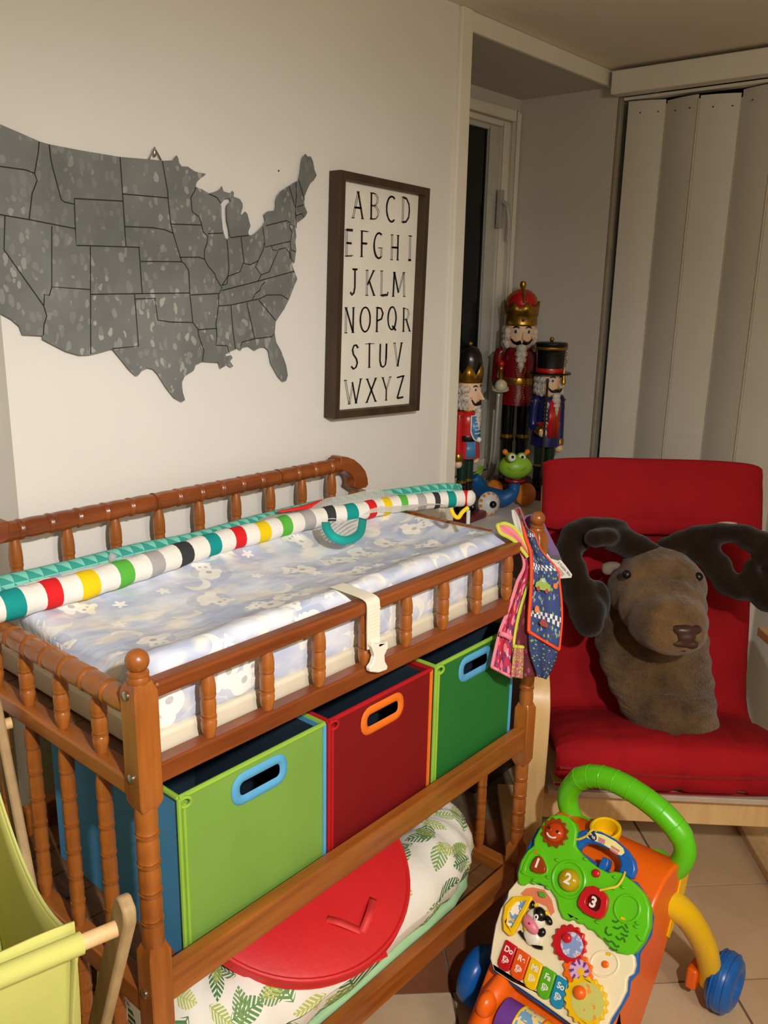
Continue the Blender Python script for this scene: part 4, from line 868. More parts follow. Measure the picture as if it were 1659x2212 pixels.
# tall king
t, B, jk, hd = nutcracker('nutcracker_king', 'tallest nutcracker doll, a king with red domed golden crown and sabre', (1.975, .725, BZ), math.radians(-50), dict(bent=-1, nose=.28), .285, .475, .552, .050, DRED2, DBLACK, DBLACK, GOLD)
MB().lathe([(.051, .545), (.054, .55), (.053, .556), (.0535, .575), (.0555, .578), (.054, .582)], seg=32).build('crown_band', GOLD, **B)
m = MB(); n_ = 32; ia, ib = [], []
for q in range(n_ + 1):
    an = 2 * pi * q / n_ + .2; up_ = .609 + .016 * (math.cos(q / n_ * 2 * pi * 8) > 0) ; fl = .060 if up_ > .615 else .056
    ia.append(m.vert((math.cos(an) * .053, math.sin(an) * .053, .578))); ib.append(m.vert((math.cos(an) * fl, math.sin(an) * fl, up_)))
for q in range(n_): m.face(ia[q], ia[q + 1], ib[q + 1], ib[q])
o = m.build('crown', GOLD, **B); o.modifiers.new('sol', 'SOLIDIFY').thickness = .003
MB().ball((0, 0, .617), (.047, .047, .044), 20, 12).build('crown_dome', BRED, **B)
for q in range(4): MB().tube([V((math.cos(q * pi / 2 - pi / 2) * .048 * math.sin(a_), math.sin(q * pi / 2 - pi / 2) * .048 * math.sin(a_), .615 + .044 * math.cos(a_))) for a_ in (1.5, 1.2, .9, .6, .3, .05)], .005, 8).build('crown_arch', GOLD, **B)
MB().lathe([(.006, .655), (.005, .662), (.009, .668), (.0115, .677), (.009, .686), (.002, .689)], seg=14).build('finial', GOLD, **B)
for an, z_, c_ in ((0.0, .564, EYEB), (.15, .632, BRED), (0, .648, mat('green_gem', (40, 120, 70), .2))): MB().ball((math.sin(an) * .055, -math.cos(an) * .055 if z_ < .6 else -.046, z_), .005, 10, 7).build('gem', c_, **B)
for s_ in (-1, 1):
    m = MB()
    for q in range(22): m.ball((s_ * .012 + s_ * .003 * math.sin(q), -.0575 + .00, .30 + q * .0075), .0035, 8, 5)
    m.build('braid', GOLD, parent=jk, local=True)
SIL = mat('sabre_silver', (168, 166, 158), .35, .5, var=.08)
hx_, hy_ = -.0665, -.072
MB().lathe([(.02, 0), (.03, .006), (.028, .014), (.01, .02)], (hx_, hy_, .335), (0, -.2, 1), 18).build('sabre_guard', mat('ivory_guard', (200, 188, 150), .4), **B)
MB().lathe([(.007, 0), (.007, .036), (.0095, .04), (.0095, .046), (.0075, .05)], (hx_, hy_, .365), (0, 0, 1), 12).build('sabre_grip', GOLD, **B)
MB().ball((hx_, hy_, .424), .011, 12, 9).build('sabre_pommel', BRED, **B); MB().ball((hx_ - .0, hy_ - .022, .355), .021, 14, 10).build('guard_ball', mat('ivory_ball', (214, 204, 170), .35), **B)
pth = smooth_path([(hx_, hy_ - .005, .335), (hx_ - .002, hy_ - .006, .22), (hx_ - .004, hy_ - .005, .12), (hx_ - .016, hy_, .06), (hx_ - .04, hy_ + .004, .026)], 5)
m = MB(); strip(m, pth, [.022] * 16 + [.018, .014, .010, .006, .003], (.3, -1, 0)); o = m.build('sabre_blade', SIL, **B); o.modifiers.new('sol', 'SOLIDIFY').thickness = .004
# top hat gentleman
t, B, jk, hd = nutcracker('nutcracker_gentleman', 'nutcracker doll in navy coat and black top hat behind the red chair', (1.925, .575, BZ), math.radians(-20), dict(bent=-1, nose=.5), .17, .335, .405, .040, NAVY, DGREEN, DBLACK, BRED)
MB().lathe([(.046, .400), (.066, .4005), (.069, .403), (.066, .407), (.046, .408)], seg=32).build('hat_brim', DBLACK, **B)
MB().lathe([(.0435, .405), (.0435, .42), (.046, .47), (.050, .486), (.0515, .488), (.0515, .498), (.048, .501), (.01, .503)], seg=32).build('hat', DBLACK, **B)
MB().lathe([(.0442, .406), (.0446, .408), (.0448, .418), (.0442, .42)], seg=32).build('hat_ribbon', BRED, **B)
MB().lathe([(.0508, .478), (.0525, .481), (.0522, .486), (.050, .488)], seg=32).build('hat_gold_band', GOLD, **B)
MB().ball((0, 0, .510), .0075, 12, 8).build('finial', GOLD, **B)
for q in range(4): MB().torus((.026 + .004 * (q % 2), -.040, .43 + q * .012), .005, .0012, (.5, -1, 0), 12, 6).build('hat_braid', GOLD, **B)
MB().lathe([(.003, 0), (.008, .004), (.008, .012), (.0065, .016), (.002, .05)], (.006, -.062, .372), (0, 0, 1), 12).build('baton_tip', GOLD, **B)
shell_build(shell(.0475, -.55, .35, .20, .32), 'coat_front', BRED, B, jk)
for x_ in (-.22, .0): shell_build(shell(.0490, x_, x_ + .06, .20, .322), 'coat_edge', GOLD, B, jk)
m = MB()
for q in range(8): m.torus((-.034, -.034, .225 + q * .0125), .0045, .0011, (-.7, -.7, 0), 10, 6)
m.build('frogging', WHITE, parent=jk, local=True)
MB().lathe([(.004, 0), (.004, .36), (.006, .363), (.003, .372)], (-.058, -.062, .0225), (0, 0, 1), 10).build('cane', mat('dark_cane', (50, 44, 32), .4), **B)

# ================================================================== caterpillar rolling toy
sn = thing('snail_pull_toy', 'rolling toy with blue curved body, green smiling head and orange wheels', 'toy', (1.62, .53, .8))
SY = .545
GRNH = mat('lime_rubber', (140, 190, 46), .4, var=.03); SBLUE = mat('toy_blue', (24, 96, 160), .45); ORNG = mat('toy_orange', (224, 126, 30), .35); REDT = mat('toy_red', (150, 24, 28), .4)
bp_ = smooth_path([aty(a, b, y_) for a, b, y_ in ((1022, 1030, .70), (1031, 1042, .69), (1044, 1064, .655), (1062, 1072, .61), (1085, 1077, .57), (1102, 1069, .55), (1110, 1058, .545), (1112, 1040, .545))], 5)
MB().tube(bp_, [.017 + .011 * math.sin(pi * min(1, i / 30)) for i in range(len(bp_))], 16).build('body', SBLUE, sn)
MB().lathe([(.028, 0), (.032, .004), (.031, .009), (.024, .011)], aty(1112, 1040, SY), (0, 0, 1), 20).build('collar', REDT, sn)
MB().lathe([(.020, 0), (.019, .03)], aty(1112, 1036, SY), (0, 0, 1), 18).build('neck', GRNH, sn)
hc = aty(1113, 1008, SY - .01); rt_ = CR @ V((1, 0, 0)); fw_ = CR @ V((0, 0, 1))
hd = MB().ball(hc, (.052, .040, .037), 24, 14, Matrix.Rotation(-.85, 3, 'Z')).build('head', GRNH, sn, smooth=180)
for u_ in (1103, 1124):
    c_ = aty(u_, 989, SY - .012) + fw_ * .018; MB().ball(c_, .0155, 14, 10).build('brow_lobe', GRNH, hd); MB().ball(c_ + fw_ * .006 + V((0, 0, -.001)), .0125, 14, 10).build('eye', WHITE, hd)
    MB().ball(c_ + fw_ * .0172 + rt_ * .001, .0048, 10, 7).build('pupil', DBLACK, hd)
for a, b in (((1099, 985), (1091, 976)), ((1130, 985), (1139, 976))): MB().tube([aty(*a, SY - .01), aty(*b, SY - .01)], [.006, .007], 10).ball(aty(*b, SY - .01), .0085, 12, 8).build('antenna', ORNG, hd)
MB().tube(smooth_path([hc + fw_ * .0385 + rt_ * x_ + V((0, 0, z_)) for x_, z_ in ((-.028, -.004), (-.016, -.013), (0, -.0165), (.016, -.013), (.028, -.004))], 4), .0013, 6).build('smile', mat('smile_line', (110, 150, 36), .5), hd)
s = NT('striped_wheel_rim', .4); q = s.sep(s.obj())
# tail curl and wheels
MB().tube(smooth_path([aty(a, b, .70) for a, b in ((1024, 1034), (1030, 1022), (1038, 1016), (1040, 1012), (1034, 1010))], 4), .0065, 8).build('tail', GRNH, sn)
def wheel(u, v, y, r, face, nm='wheel'):
    c = aty(u, v, y); ax = V((-.45, -.85, .12)).normalized()
    w_ = MB().lathe([(.003, .024), (r * .5, .014), (r * .9, .004), (r, -.002), (r * .97, -.008), (r * .5, -.01)], c, ax, 32).build(nm, ORNG if face == 0 else mat('wheel_white', (214, 214, 212), .4), sn)
    if face:
        e1 = ax.cross(V((0, 0, 1))).normalized(); e2 = ax.cross(e1)
        for k in range(12):
            a0 = 2 * pi * k / 12; m = MB(); pr = []
            for rr_, d_ in ((r * .80, .0078), (r * .985, .0015)):
                for dd_ in (0, .13, .26): pr.append(c + (e1 * math.cos(a0 + dd_) + e2 * math.sin(a0 + dd_)) * rr_ + ax * d_)
            m.prism([pr[0], pr[1], pr[2], pr[5], pr[4], pr[3]], ax * .0012); m.build('wheel_stripe', ORNG, w_, smooth=0)
        MB().ball(c + ax * .0235, (.011, .011, .011), 14, 8).build('wheel_hub', DBLACK, w_)
wheel(1057, 1088, .548, .036, 1); wheel(1137, 1068, .528, .036, 0); wheel(1069, 1056, .655, .030, 0)

# ================================================================== red armchair
ca = math.radians(38); CB = V((math.cos(ca), math.sin(ca), 0)); CRt = V((math.sin(ca), -math.cos(ca), 0)); CO = V((1.10, .022, 0))
def ch(r, b, z): return CO + CRt * r + CB * b + V((0, 0, z))
chair = thing('armchair', 'red cushioned armchair with a bent pale wood frame', 'armchair', ch(.29, .3, 0))
CW = .58
def sweep(path, w0, w1, th, name, m_, k=6, par=chair, dents=(), seam=0.0):
    P = smooth_path([V((b, z, 0)) for b, z in path], k); m = MB(); R_ = []; n = len(P)
    for i, q in enumerate(P):
        t = (P[min(i + 1, n - 1)] - P[max(i - 1, 0)]).normalized(); nr = V((-t.y, t.x, 0))   # surface normal (to the sitter)
        e = min(i, n - 1 - i); kth = th * (1 - .75 * max(0, 1 - e / 4.0) ** 2); kw = 0.012 * max(0, 1 - e / 4.0) ** 2
        ring = []; nt, nb = 48, 14
        for j in range(nt + nb):
            top = j < nt; x = (-1 + 2 * (j + .5) / nt) if top else (1 - 2 * (j - nt + .5) / nb)
            r = (w0 + w1) / 2 + x * ((w1 - w0) / 2 - kw); prof = max(0.0, 1 - abs(x) ** 9) ** .45; d_ = (1 if top else -1) * kth / 2 * prof
            if top:
                d_ += .012 * (1 - x ** 4) * (kth / th)
                for dn in dents: d_ -= .013 * math.exp(-((r - dn) / .007) ** 2) * max(0, min(1, (.46 - q.y) / .02)) * max(0, min(1, (.20 - q.x) / .1))
            d_ += .003 * noise.noise(V((r * 9, i * .5, 2)))
            c = V((q.x, q.y, 0)) + nr * (d_ - th / 2); ring.append(ch(r, c.x, c.y))
        R_.append(ring)
    m.rings(R_); return m.build(name, m_, par, smooth=70)
seat = [(.006, .335), (-.018, .36), (-.022, .41), (.0, .441), (.05, .441), (.12, .428), (.2, .404), (.27, .38), (.315, .376), (.345, .40), (.368, .47), (.395, .60), (.425, .72), (.45, .83), (.475, .93), (.488, .985)]
cu = sweep(seat, 0, CW, .075, 'cushion', REDC, dents=(.145, .29, .435))
for bz in ((-.0345, .400), (.008, .330)): MB().tube([ch(.01 + (CW - .02) * i / 16, bz[0], bz[1] - .010 * math.sin(pi * i / 16)) for i in range(17)], .0036, 6).build('piping', mat('red_piping', (140, 14, 24), .85), cu)
hp = sweep([(.418, .835), (.414, .855), (.424, .90), (.448, .97), (.464, 1.015), (.478, 1.03)], -.008, CW + .008, .075, 'headrest', REDC)
def edge_pipe(path, r, m_, par, off): MB().tube([ch(r, b, z) for b, z in path], .004, 6).build('piping', m_, par)
def lam(path, r0, r1, th, name, m_=BIRCH, par=chair, k=6):
    P = smooth_path([V((b, z, 0)) for b, z in path], k); m = MB(); R_ = []; n = len(P)
    for i, q in enumerate(P):
        t = (P[min(i + 1, n - 1)] - P[max(i - 1, 0)]).normalized(); nr = V((-t.y, t.x, 0)) * th / 2
        R_.append([ch(r0, q.x + nr.x, q.y + nr.y), ch(r1, q.x + nr.x, q.y + nr.y), ch(r1, q.x - nr.x, q.y - nr.y), ch(r0, q.x - nr.x, q.y - nr.y)])
    m.rings(R_); return m.build(name, m_, par, smooth=30, bevel=.002)
arm = [(.49, .012), (.36, .012), (.16, .012), (.07, .03), (.035, .09), (.03, .2), (.025, .34), (.02, .45), (.03, .53), (.075, .578), (.16, .592), (.40, .58)]
lam(arm, -.072, -.012, .024, 'side_frame'); lam(arm, CW + .012, CW + .072, .024, 'side_frame')
back = [(.02, .318), (.1, .315), (.2, .300), (.31, .292), (.37, .30), (.42, .36), (.47, .55), (.52, .75), (.56, .93)]
lam(back, .01, .055, .018, 'seat_frame'); lam(back, CW - .055, CW - .01, .018, 'seat_frame')
MB().prism([ch(-.005, .0, .303), ch(CW + .005, .0, .303), ch(CW + .005, .03, .303), ch(-.005, .03, .303)], (0, 0, .014)).build('front_slat', mat('grey_laminate', (196, 176, 156), .5), chair, smooth=0, bevel=.002)
for nm, b0, z0, z1 in (('cross_bar', .045, .215, .282), ('cross_bar', .46, .15, .21)):
    MB().prism([ch(-.012, b0, z0), ch(CW + .012, b0, z0), ch(CW + .012, b0 + .022, z0), ch(-.012, b0 + .022, z0)], (0, 0, z1 - z0)).build(nm, BIRCH, chair, smooth=0, bevel=.002)
for i in range(6):
    q = back[3 + i] if i < 5 else back[8]
    MB().prism([ch(.055, q[0], q[1]), ch(CW - .055, q[0], q[1]), ch(CW - .055, q[0] + .012, q[1]), ch(.055, q[0] + .012, q[1])], (0, 0, .03)).build('back_slat', BIRCH, chair, smooth=0)

# ================================================================== plush moose head on the chair
FURB = NT('brown_plush', .95, spec=.1); o_ = FURB.obj()
n1 = FURB.noise(o_, 13, 4, .6); n2 = FURB.noise(o_, 260, 2)
FURB.col(FURB.ramp(FURB.m('ADD', FURB.m('MULTIPLY', n1, .8), FURB.m('MULTIPLY', n2, .2)), [(.34, rgb(78, 57, 36)), (.66, rgb(128, 98, 64))]))
FURB.bump(FURB.m('ADD', n2, FURB.m('MULTIPLY', FURB.noise(o_, 30, 3), 2.0)), .8, .004); FURB.b.inputs['Sheen Weight'].default_value = .25
FURD = mat('dark_brown_plush', (36, 24, 16), .95, var=.16, vscale=16, bump=.8, bscale=260, bdist=.003, spec=.08, sheen=.2)
moose = thing('plush_moose_head', 'brown plush moose head with dark antlers propped on the red chair', 'plush toy', att(1450, 1600, 2.1))
def blob(name, balls, m_, par, vox=.007, it=6):
    m = MB()
    for u, v, t, ru, rv, rd in balls:
        k = t / CF; M3 = CR; m.ball(att(u, v, t), (ru * k, rv * k, rd * k), 16, 10, M3)
    o = m.build(name, m_, par, smooth=180)
    r = o.modifiers.new('rm', 'REMESH'); r.mode = 'VOXEL'; r.voxel_size = vox; r.use_smooth_shade = True
    s_ = o.modifiers.new('sm', 'SMOOTH'); s_.factor = .6; s_.iterations = it
    return o
nk = [(1470, 1590, 2.09, 78, 45, 60), (1458, 1560, 2.11, 96, 55, 66), (1442, 1520, 2.14, 108, 60, 66), (1428, 1475, 2.17, 118, 60, 66), (1416, 1430, 2.19, 124, 60, 64), (1408, 1385, 2.21, 128, 60, 62), (1402, 1340, 2.22, 120, 60, 60), (1410, 1290, 2.21, 110, 70, 60)]
FN = NT('brown_plush_folds', .95, spec=.1); o_ = FN.obj(); n1 = FN.noise(o_, 13, 4, .6); n2 = FN.noise(o_, 260, 2)
FN.col(FN.ramp(FN.m('ADD', FN.m('MULTIPLY', n1, .8), FN.m('MULTIPLY', n2, .2)), [(.34, rgb(70, 51, 32)), (.66, rgb(122, 93, 60))]))
wv = FN.noise(FN.map(o_, (5, 5, 34), rot=(.15, .1, 0)), 1.0, 2); FN.bump(FN.m('ADD', FN.m('MULTIPLY', wv, 3.0), FN.m('MULTIPLY', n2, .5)), .9, .012); FN.b.inputs['Sheen Weight'].default_value = .25
blob('neck', nk, FN.mat, moose, .008, 8)
hd = blob('head', [(1424, 1270, 2.12, 102, 82, 86), (1420, 1225, 2.14, 80, 50, 60), (1430, 1310, 2.07, 96, 74, 88), (1442, 1345, 2.0, 88, 66, 74), (1455, 1368, 1.96, 74, 50, 48), (1500, 1270, 2.12, 26, 40, 40), (1340, 1275, 2.14, 30, 46, 40)], FURB.mat, moose, .007, 8)
NOSE = mat('nose_leather', (66, 42, 34), .35, var=.08, vscale=60, bump=.2)
blob('nose', [(1458, 1356, 1.925, 12, 9, 14), (1478, 1362, 1.915, 26, 13, 14), (1502, 1360, 1.925, 14, 11, 14), (1482, 1376, 1.915, 22, 14, 13), (1476, 1390, 1.92, 28, 9, 13), (1494, 1392, 1.92, 16, 10, 13)], NOSE, hd, .0035, 3)
MB().tube(smooth_path([att(a_, b_, t_) for a_, b_, t_ in ((1385, 1345, 1.99), (1400, 1372, 1.955), (1425, 1395, 1.94), (1455, 1405, 1.93), (1480, 1406, 1.925))], 5), .0022, 6).build('mouth_seam', FURD, hd)
for u, v, t in ((1354, 1241, 2.04), (1509, 1246, 2.055)): MB().ball(att(u, v, t), .0105, 14, 10).build('eye', BLACK, hd)
blob('ear', [(1322, 1222, 2.15, 24, 10, 12), (1312, 1230, 2.15, 14, 14, 10)], mat('grey_plush', (128, 112, 98), .95, bump=.6), moose, .005, 4); blob('ear', [(1524, 1216, 2.13, 18, 14, 12), (1505, 1208, 2.13, 18, 10, 12)], MATS['grey_plush'], moose, .005, 4)
blob('antler', [(1398, 1195, 2.13, 40, 26, 26), (1368, 1180, 2.13, 44, 30, 28), (1335, 1165, 2.13, 46, 30, 28), (1305, 1160, 2.10, 34, 22, 24), (1285, 1163, 2.09, 26, 22, 22), (1310, 1135, 2.15, 50, 18, 24), (1275, 1135, 2.16, 44, 20, 26), (1245, 1160, 2.15, 38, 36, 28), (1228, 1190, 2.14, 30, 40, 28), (1235, 1235, 2.13, 36, 40, 30), (1252, 1280, 2.12, 42, 40, 32), (1268, 1320, 2.10, 42, 40, 32), (1272, 1345, 2.09, 34, 34, 28), (1290, 1300, 2.13, 30, 50, 26)], FURD, moose, .007, 7)
blob('antler', [(1445, 1178, 2.13, 30, 20, 24), (1478, 1172, 2.12, 40, 28, 28), (1515, 1160, 2.11, 46, 28, 28), (1555, 1152, 2.10, 46, 24, 28), (1595, 1152, 2.09, 46, 22, 28), (1635, 1170, 2.08, 44, 26, 28), (1675, 1195, 2.07, 44, 34, 28), (1520, 1195, 2.11, 40, 28, 24), (1550, 1225, 2.10, 34, 34, 24), (1570, 1258, 2.09, 32, 30, 24), (1600, 1275, 2.08, 34, 24, 24), (1635, 1265, 2.08, 40, 36, 28), (1665, 1290, 2.07, 44, 36, 28), (1690, 1240, 2.07, 36, 50, 28), (1622, 1235, 2.07, 18, 32, 18)], FURD, moose, .007, 7)
blob('trim_tuft', [(1570, 1132, 2.11, 26, 6, 8)], mat('pale_plush', (196, 180, 166), .95, bump=.6), moose, .004, 3)

# ================================================================== baby walker
wk = thing('baby_walker', 'colourful plastic activity walker with green handle and blue wheels', 'baby walker', (.85, -.22, 0))
YC = -.22
WO = V((.68, 0, .2)); WU = V((.5933, 0, .805)); WN = V((-.805, 0, .5933)); WR = V((0, -1, 0))
def pp(u, v, c=0.0): return atp(u, v, WO + WN * c, WN)
def PL(a, b): return math.hypot(a, b)
GRN_P = mat('green_plastic', (96, 200, 24), .28, var=.03); CRM_P = mat('cream_plastic', (244, 232, 194), .35, var=.02, bump=.25, bscale=45, bdist=.003)
ORG_P = mat('orange_plastic', (246, 104, 16), .28, var=.02); YEL_P = mat('walker_yellow', (244, 196, 8), .35, var=.03); BLU_P = mat('walker_blue', (20, 96, 178), .3, var=.03)
RED_P = mat('walker_red', (200, 18, 34), .25, var=.02); PUR_P = mat('walker_purple', (112, 62, 156), .4, var=.03); AMB_P = mat('amber_clear', (150, 60, 14), .12, var=.05); YLC_P = mat('olive_clear', (190, 160, 16), .12, var=.05)
WHP = mat('print_white', (240, 236, 226), .5, var=0); NAVP = mat('print_navy', (26, 42, 84), .4); PNK = mat('print_pink', (206, 130, 140), .5); CORAL = mat('print_coral', (236, 132, 96), .5, var=.05)
def plate(name, px, c0, c1, m_, par=wk, holes=(), bev=.003, smooth=40):
    # closed outline on the panel plane, from height c0 to c1 above it
    return MB().prism([pp(a, b, c1) for a, b in px], WN * (c0 - c1), [[pp(a, b, c1) for a, b in h_] for h_ in holes]).build(name, m_, par, smooth=smooth, bevel=bev)
def disc(name, u, v, r, c0, c1, m_, par=wk, dome=0.0, seg=28, squash=None):
    c = pp(u, v, c1); pr = [(r, -(c1 - c0)), (r, 0)] + ([(r * math.cos(a), dome * math.sin(a)) for a in (.3, .6, .9, 1.2, 1.5)] if dome else [(r * .3, .0003)])
    return MB().lathe(pr, c, WN, seg).build(name, m_, par, smooth=50)
# housing
prof = [(.555, .045), (.60, .030), (.70, .028), (.86, .045), (.93, .16), (.985, .31), (.985, .352), (.965, .382), (.925, .398), (.885, .395), (.85, .37)]
off = -.012
pr3 = [V((.555, 0, .05)), V((.62, 0, .035)), V((.80, 0, .05)), V((.90, 0, .18)), V((.965, 0, .30)), V((.985, 0, .34)), V((.978, 0, .37)), V((.95, 0, .392)), V((.915, 0, .400)), V((.872, 0, .396)), V((.835, 0, .370)), V((.60, 0, .052))]
m = MB(); m.prism([q + V((0, YC - .130, 0)) for q in pr3], (0, .260, 0)); body = m.build('housing', ORG_P, wk, smooth=60, bevel=.022, bseg=4)
plate('blue_backing', [(1118, 1905), (1115, 1880), (1136, 1835), (1160, 1790), (1200, 1757), (1245, 1780), (1255, 1840), (1310, 1880), (1375, 1905), (1400, 1940), (1410, 1980), (1405, 2020), (1380, 2060), (1378, 2100), (1360, 2120), (1356, 2150), (1316, 2220), (1290, 2252), (1232, 2218), (1127, 2145), (1064, 2098), (1056, 2071), (1068, 1997), (1095, 1930)], -.012, .001, BLU_P)
CREAM_O = [(1118, 1900), (1098, 1924), (1095, 1940), (1081, 1963), (1070, 1997), (1063, 2036), (1058, 2071), (1065, 2094), (1086, 2110), (1127, 2137), (1168, 2165), (1205, 2192), (1232, 2212), (1262, 2233), (1290, 2245), (1308, 2225), (1318, 2200), (1338, 2169), (1352, 2140), (1353, 2120), (1356, 2110), (1367, 2103), (1372, 2085), (1370, 2066), (1355, 2050), (1300, 1990), (1200, 1920)]
cream = plate('cream_panel', CREAM_O, .001, .014, CRM_P, bev=.005)
GREEN_O = [(1118, 1908), (1117, 1887), (1125, 1858), (1138, 1837), (1152, 1826), (1153, 1812), (1161, 1796), (1173, 1775), (1191, 1761), (1209, 1758), (1228, 1765), (1242, 1780), (1246, 1796), (1242, 1826), (1253, 1842), (1269, 1858), (1287, 1871), (1313, 1885), (1326, 1882), (1342, 1885), (1356, 1897), (1372, 1910), (1393, 1933), (1404, 1961), (1403, 2002), (1390, 2034), (1370, 2059), (1356, 2063), (1333, 2059), (1318, 2046), (1310, 2041), (1300, 2028), (1290, 2022), (1281, 2010), (1270, 2008), (1260, 1996), (1248, 1996), (1240, 1986), (1228, 1990), (1214, 1984), (1205, 1963), (1200, 1940), (1187, 1920), (1164, 1908), (1138, 1908), (1129, 1914)]
green = plate('green_panel', GREEN_O, .001, .022, GRN_P, bev=.006)
rw = random.Random(11)
for i in range(44):
    u, v = rw.uniform(1130, 1385), rw.uniform(1845, 2030)
    # keep leaf bumps inside the green area
    ins = False; j = len(GREEN_O) - 1
    for i2 in range(len(GREEN_O)):
        (xi, yi), (xj, yj) = GREEN_O[i2], GREEN_O[j]
        if (yi > v) != (yj > v) and u < (xj - xi) * (v - yi) / (yj - yi) + xi: ins = not ins
        j = i2
    if not ins or any(math.hypot(u - a, v - b) < r_ for a, b, r_ in ((1162, 1867, 30), (1229, 1901, 34), (1281, 1950, 40), (1355, 1963, 38), (1332, 2008, 34))): continue
    MB().ball(pp(u, v, .0215), (.006, .006, .003), 8, 5, Matrix.Rotation(.6, 3, 'Y')).build('leaf_bump', GRN_P, green)
# number shapes
plate('well_rim', [(1127, 1888), (1130, 1870), (1142, 1845), (1153, 1835), (1165, 1838), (1175, 1850), (1184, 1872), (1182, 1888), (1170, 1896), (1145, 1894)], .022, .0245, GRN_P, green, [[(1134, 1882), (1138, 1868), (1147, 1850), (1155, 1843), (1164, 1846), (1172, 1858), (1178, 1874), (1176, 1884), (1168, 1889), (1147, 1888)]], bev=.001)
plate('triangle_button', [(1143, 1872), (1150, 1856), (1158, 1847), (1168, 1849), (1175, 1862), (1180, 1880), (1174, 1887), (1158, 1886), (1146, 1882)], .022, .031, AMB_P, green, bev=.004)
MB().torus(pp(1229, 1899, .022), .032, .0035, WN, 32, 8).build('well_rim', GRN_P, green)
disc('round_button', 1229, 1901, .0205, .022, .027, YLC_P, green, dome=.012)
sq = [(1281, 1913), (1292, 1918), (1307, 1930), (1313, 1942), (1310, 1962), (1304, 1978), (1294, 1986), (1281, 1982), (1262, 1972), (1249, 1958), (1248, 1946), (1254, 1930), (1266, 1915)]
ci = (1281, 1950); plate('square_frame', sq, .022, .034, RED_P, green, [[(ci[0] + (a - ci[0]) * .52, ci[1] + (b - ci[1]) * .52) for a, b in sq]], bev=.003)
plate('square_floor', [(ci[0] + (a - ci[0]) * .56, ci[1] + (b - ci[1]) * .56) for a, b in sq], .022, .025, mat('dark_red_clear', (96, 6, 18), .15), green, bev=0)
m = MB(); 
ov = [pp(1355 + 27 * math.cos(a), 1963 + 30 * math.sin(a), .0225) for a in [2 * pi * i / 28 for i in range(28)]]; ov += ov[:2]
MB().tube(ov, .0028, 8).build('oval_rim', GRN_P, green)
def num(txt, u, v, size, c, par, m_=WHP, rot=0.0, bold=.0006):
    o = pp(u, v, c); cr_, sr_ = math.cos(rot), math.sin(rot)
    text_mb(txt, size, lambda x, y: o + WR * (x * cr_ - y * sr_) + WU * (x * sr_ + y * cr_), bold=bold).build('lettering', m_, par, smooth=0)
num('1', 1160, 1865, .024, .0318, green, bold=.001); num('2', 1226, 1899, .026, .0402, green, bold=.001); num('3', 1281, 1950, .026, .0258, green, bold=.001)
SLOT = mat('slot_dark', (44, 120, 14), .5)
for pts in ([(1322, 1988), (1330, 1992), (1338, 1988), (1346, 1994)], [(1324, 2002), (1334, 2006), (1344, 2002), (1352, 2012), (1358, 2012)], [(1306, 2012), (1314, 2020), (1322, 2018)], [(1330, 2022), (1338, 2030), (1346, 2026), (1350, 2036)], [(1304, 2026), (1314, 2034), (1322, 2034), (1330, 2044), (1338, 2044)], [(1312, 2002), (1308, 2008), (1310, 2016)], [(1350, 1996), (1356, 2006)], [(1340, 2016), (1352, 2022), (1356, 2020)], [(1318, 2046), (1326, 2052), (1334, 2052)]):
    m = MB(); strip(m, smooth_path([pp(a, b, .0228) for a, b in pts], 4), .0034, WN); m.build('speaker_slot', SLOT, green, smooth=0)
disc('red_switch', 1287, 1886, .0075, .02, .027, RED_P, green, dome=.003)
plate('yellow_pointer', [(1341, 1980), (1350, 1983), (1348, 1988), (1340, 1985)], .022, .0245, YEL_P, green, bev=0); plate('orange_pointer', [(1152, 1840), (1158, 1837), (1160, 1841), (1154, 1844)], .022, .0255, ORG_P, green, bev=0)
# sun
sc_ = pp(1200, 1799, .022); sun = []
for i in range(48):
    a = 2 * pi * i / 48; r_ = .0262 + .003 * math.cos(a * 12); sun.append(sc_ + WR * (math.cos(a) * r_) + WU * (math.sin(a) * r_))
MB().prism(sun, WN * .006).build('sun_button', AMB_P, green, smooth=30, bevel=.001)
MB().ball(sc_ + WN * .005, (.0195, .0195, .011), 22, 10, Matrix(((0, WU.x, WN.x), (-1, 0, 0), (0, WU.z, WN.z)))).build('sun_face', mat('sun_amber', (196, 66, 12), .12), green)
for d_ in (-.009, .009): MB().ball(sc_ + WR * d_ + WU * .004 + WN * .0152, .0028, 10, 7).build('sun_eye', DBLACK, green)
MB().tube([sc_ + WR * (.012 * math.sin(a)) + WU * (-.001 - .010 * math.cos(a)) + WN * (.0155 - .0005 * abs(a)) for a in (-1.0, -.7, -.35, 0, .35, .7, 1.0)], .0016, 6).build('sun_smile', WHP, green)
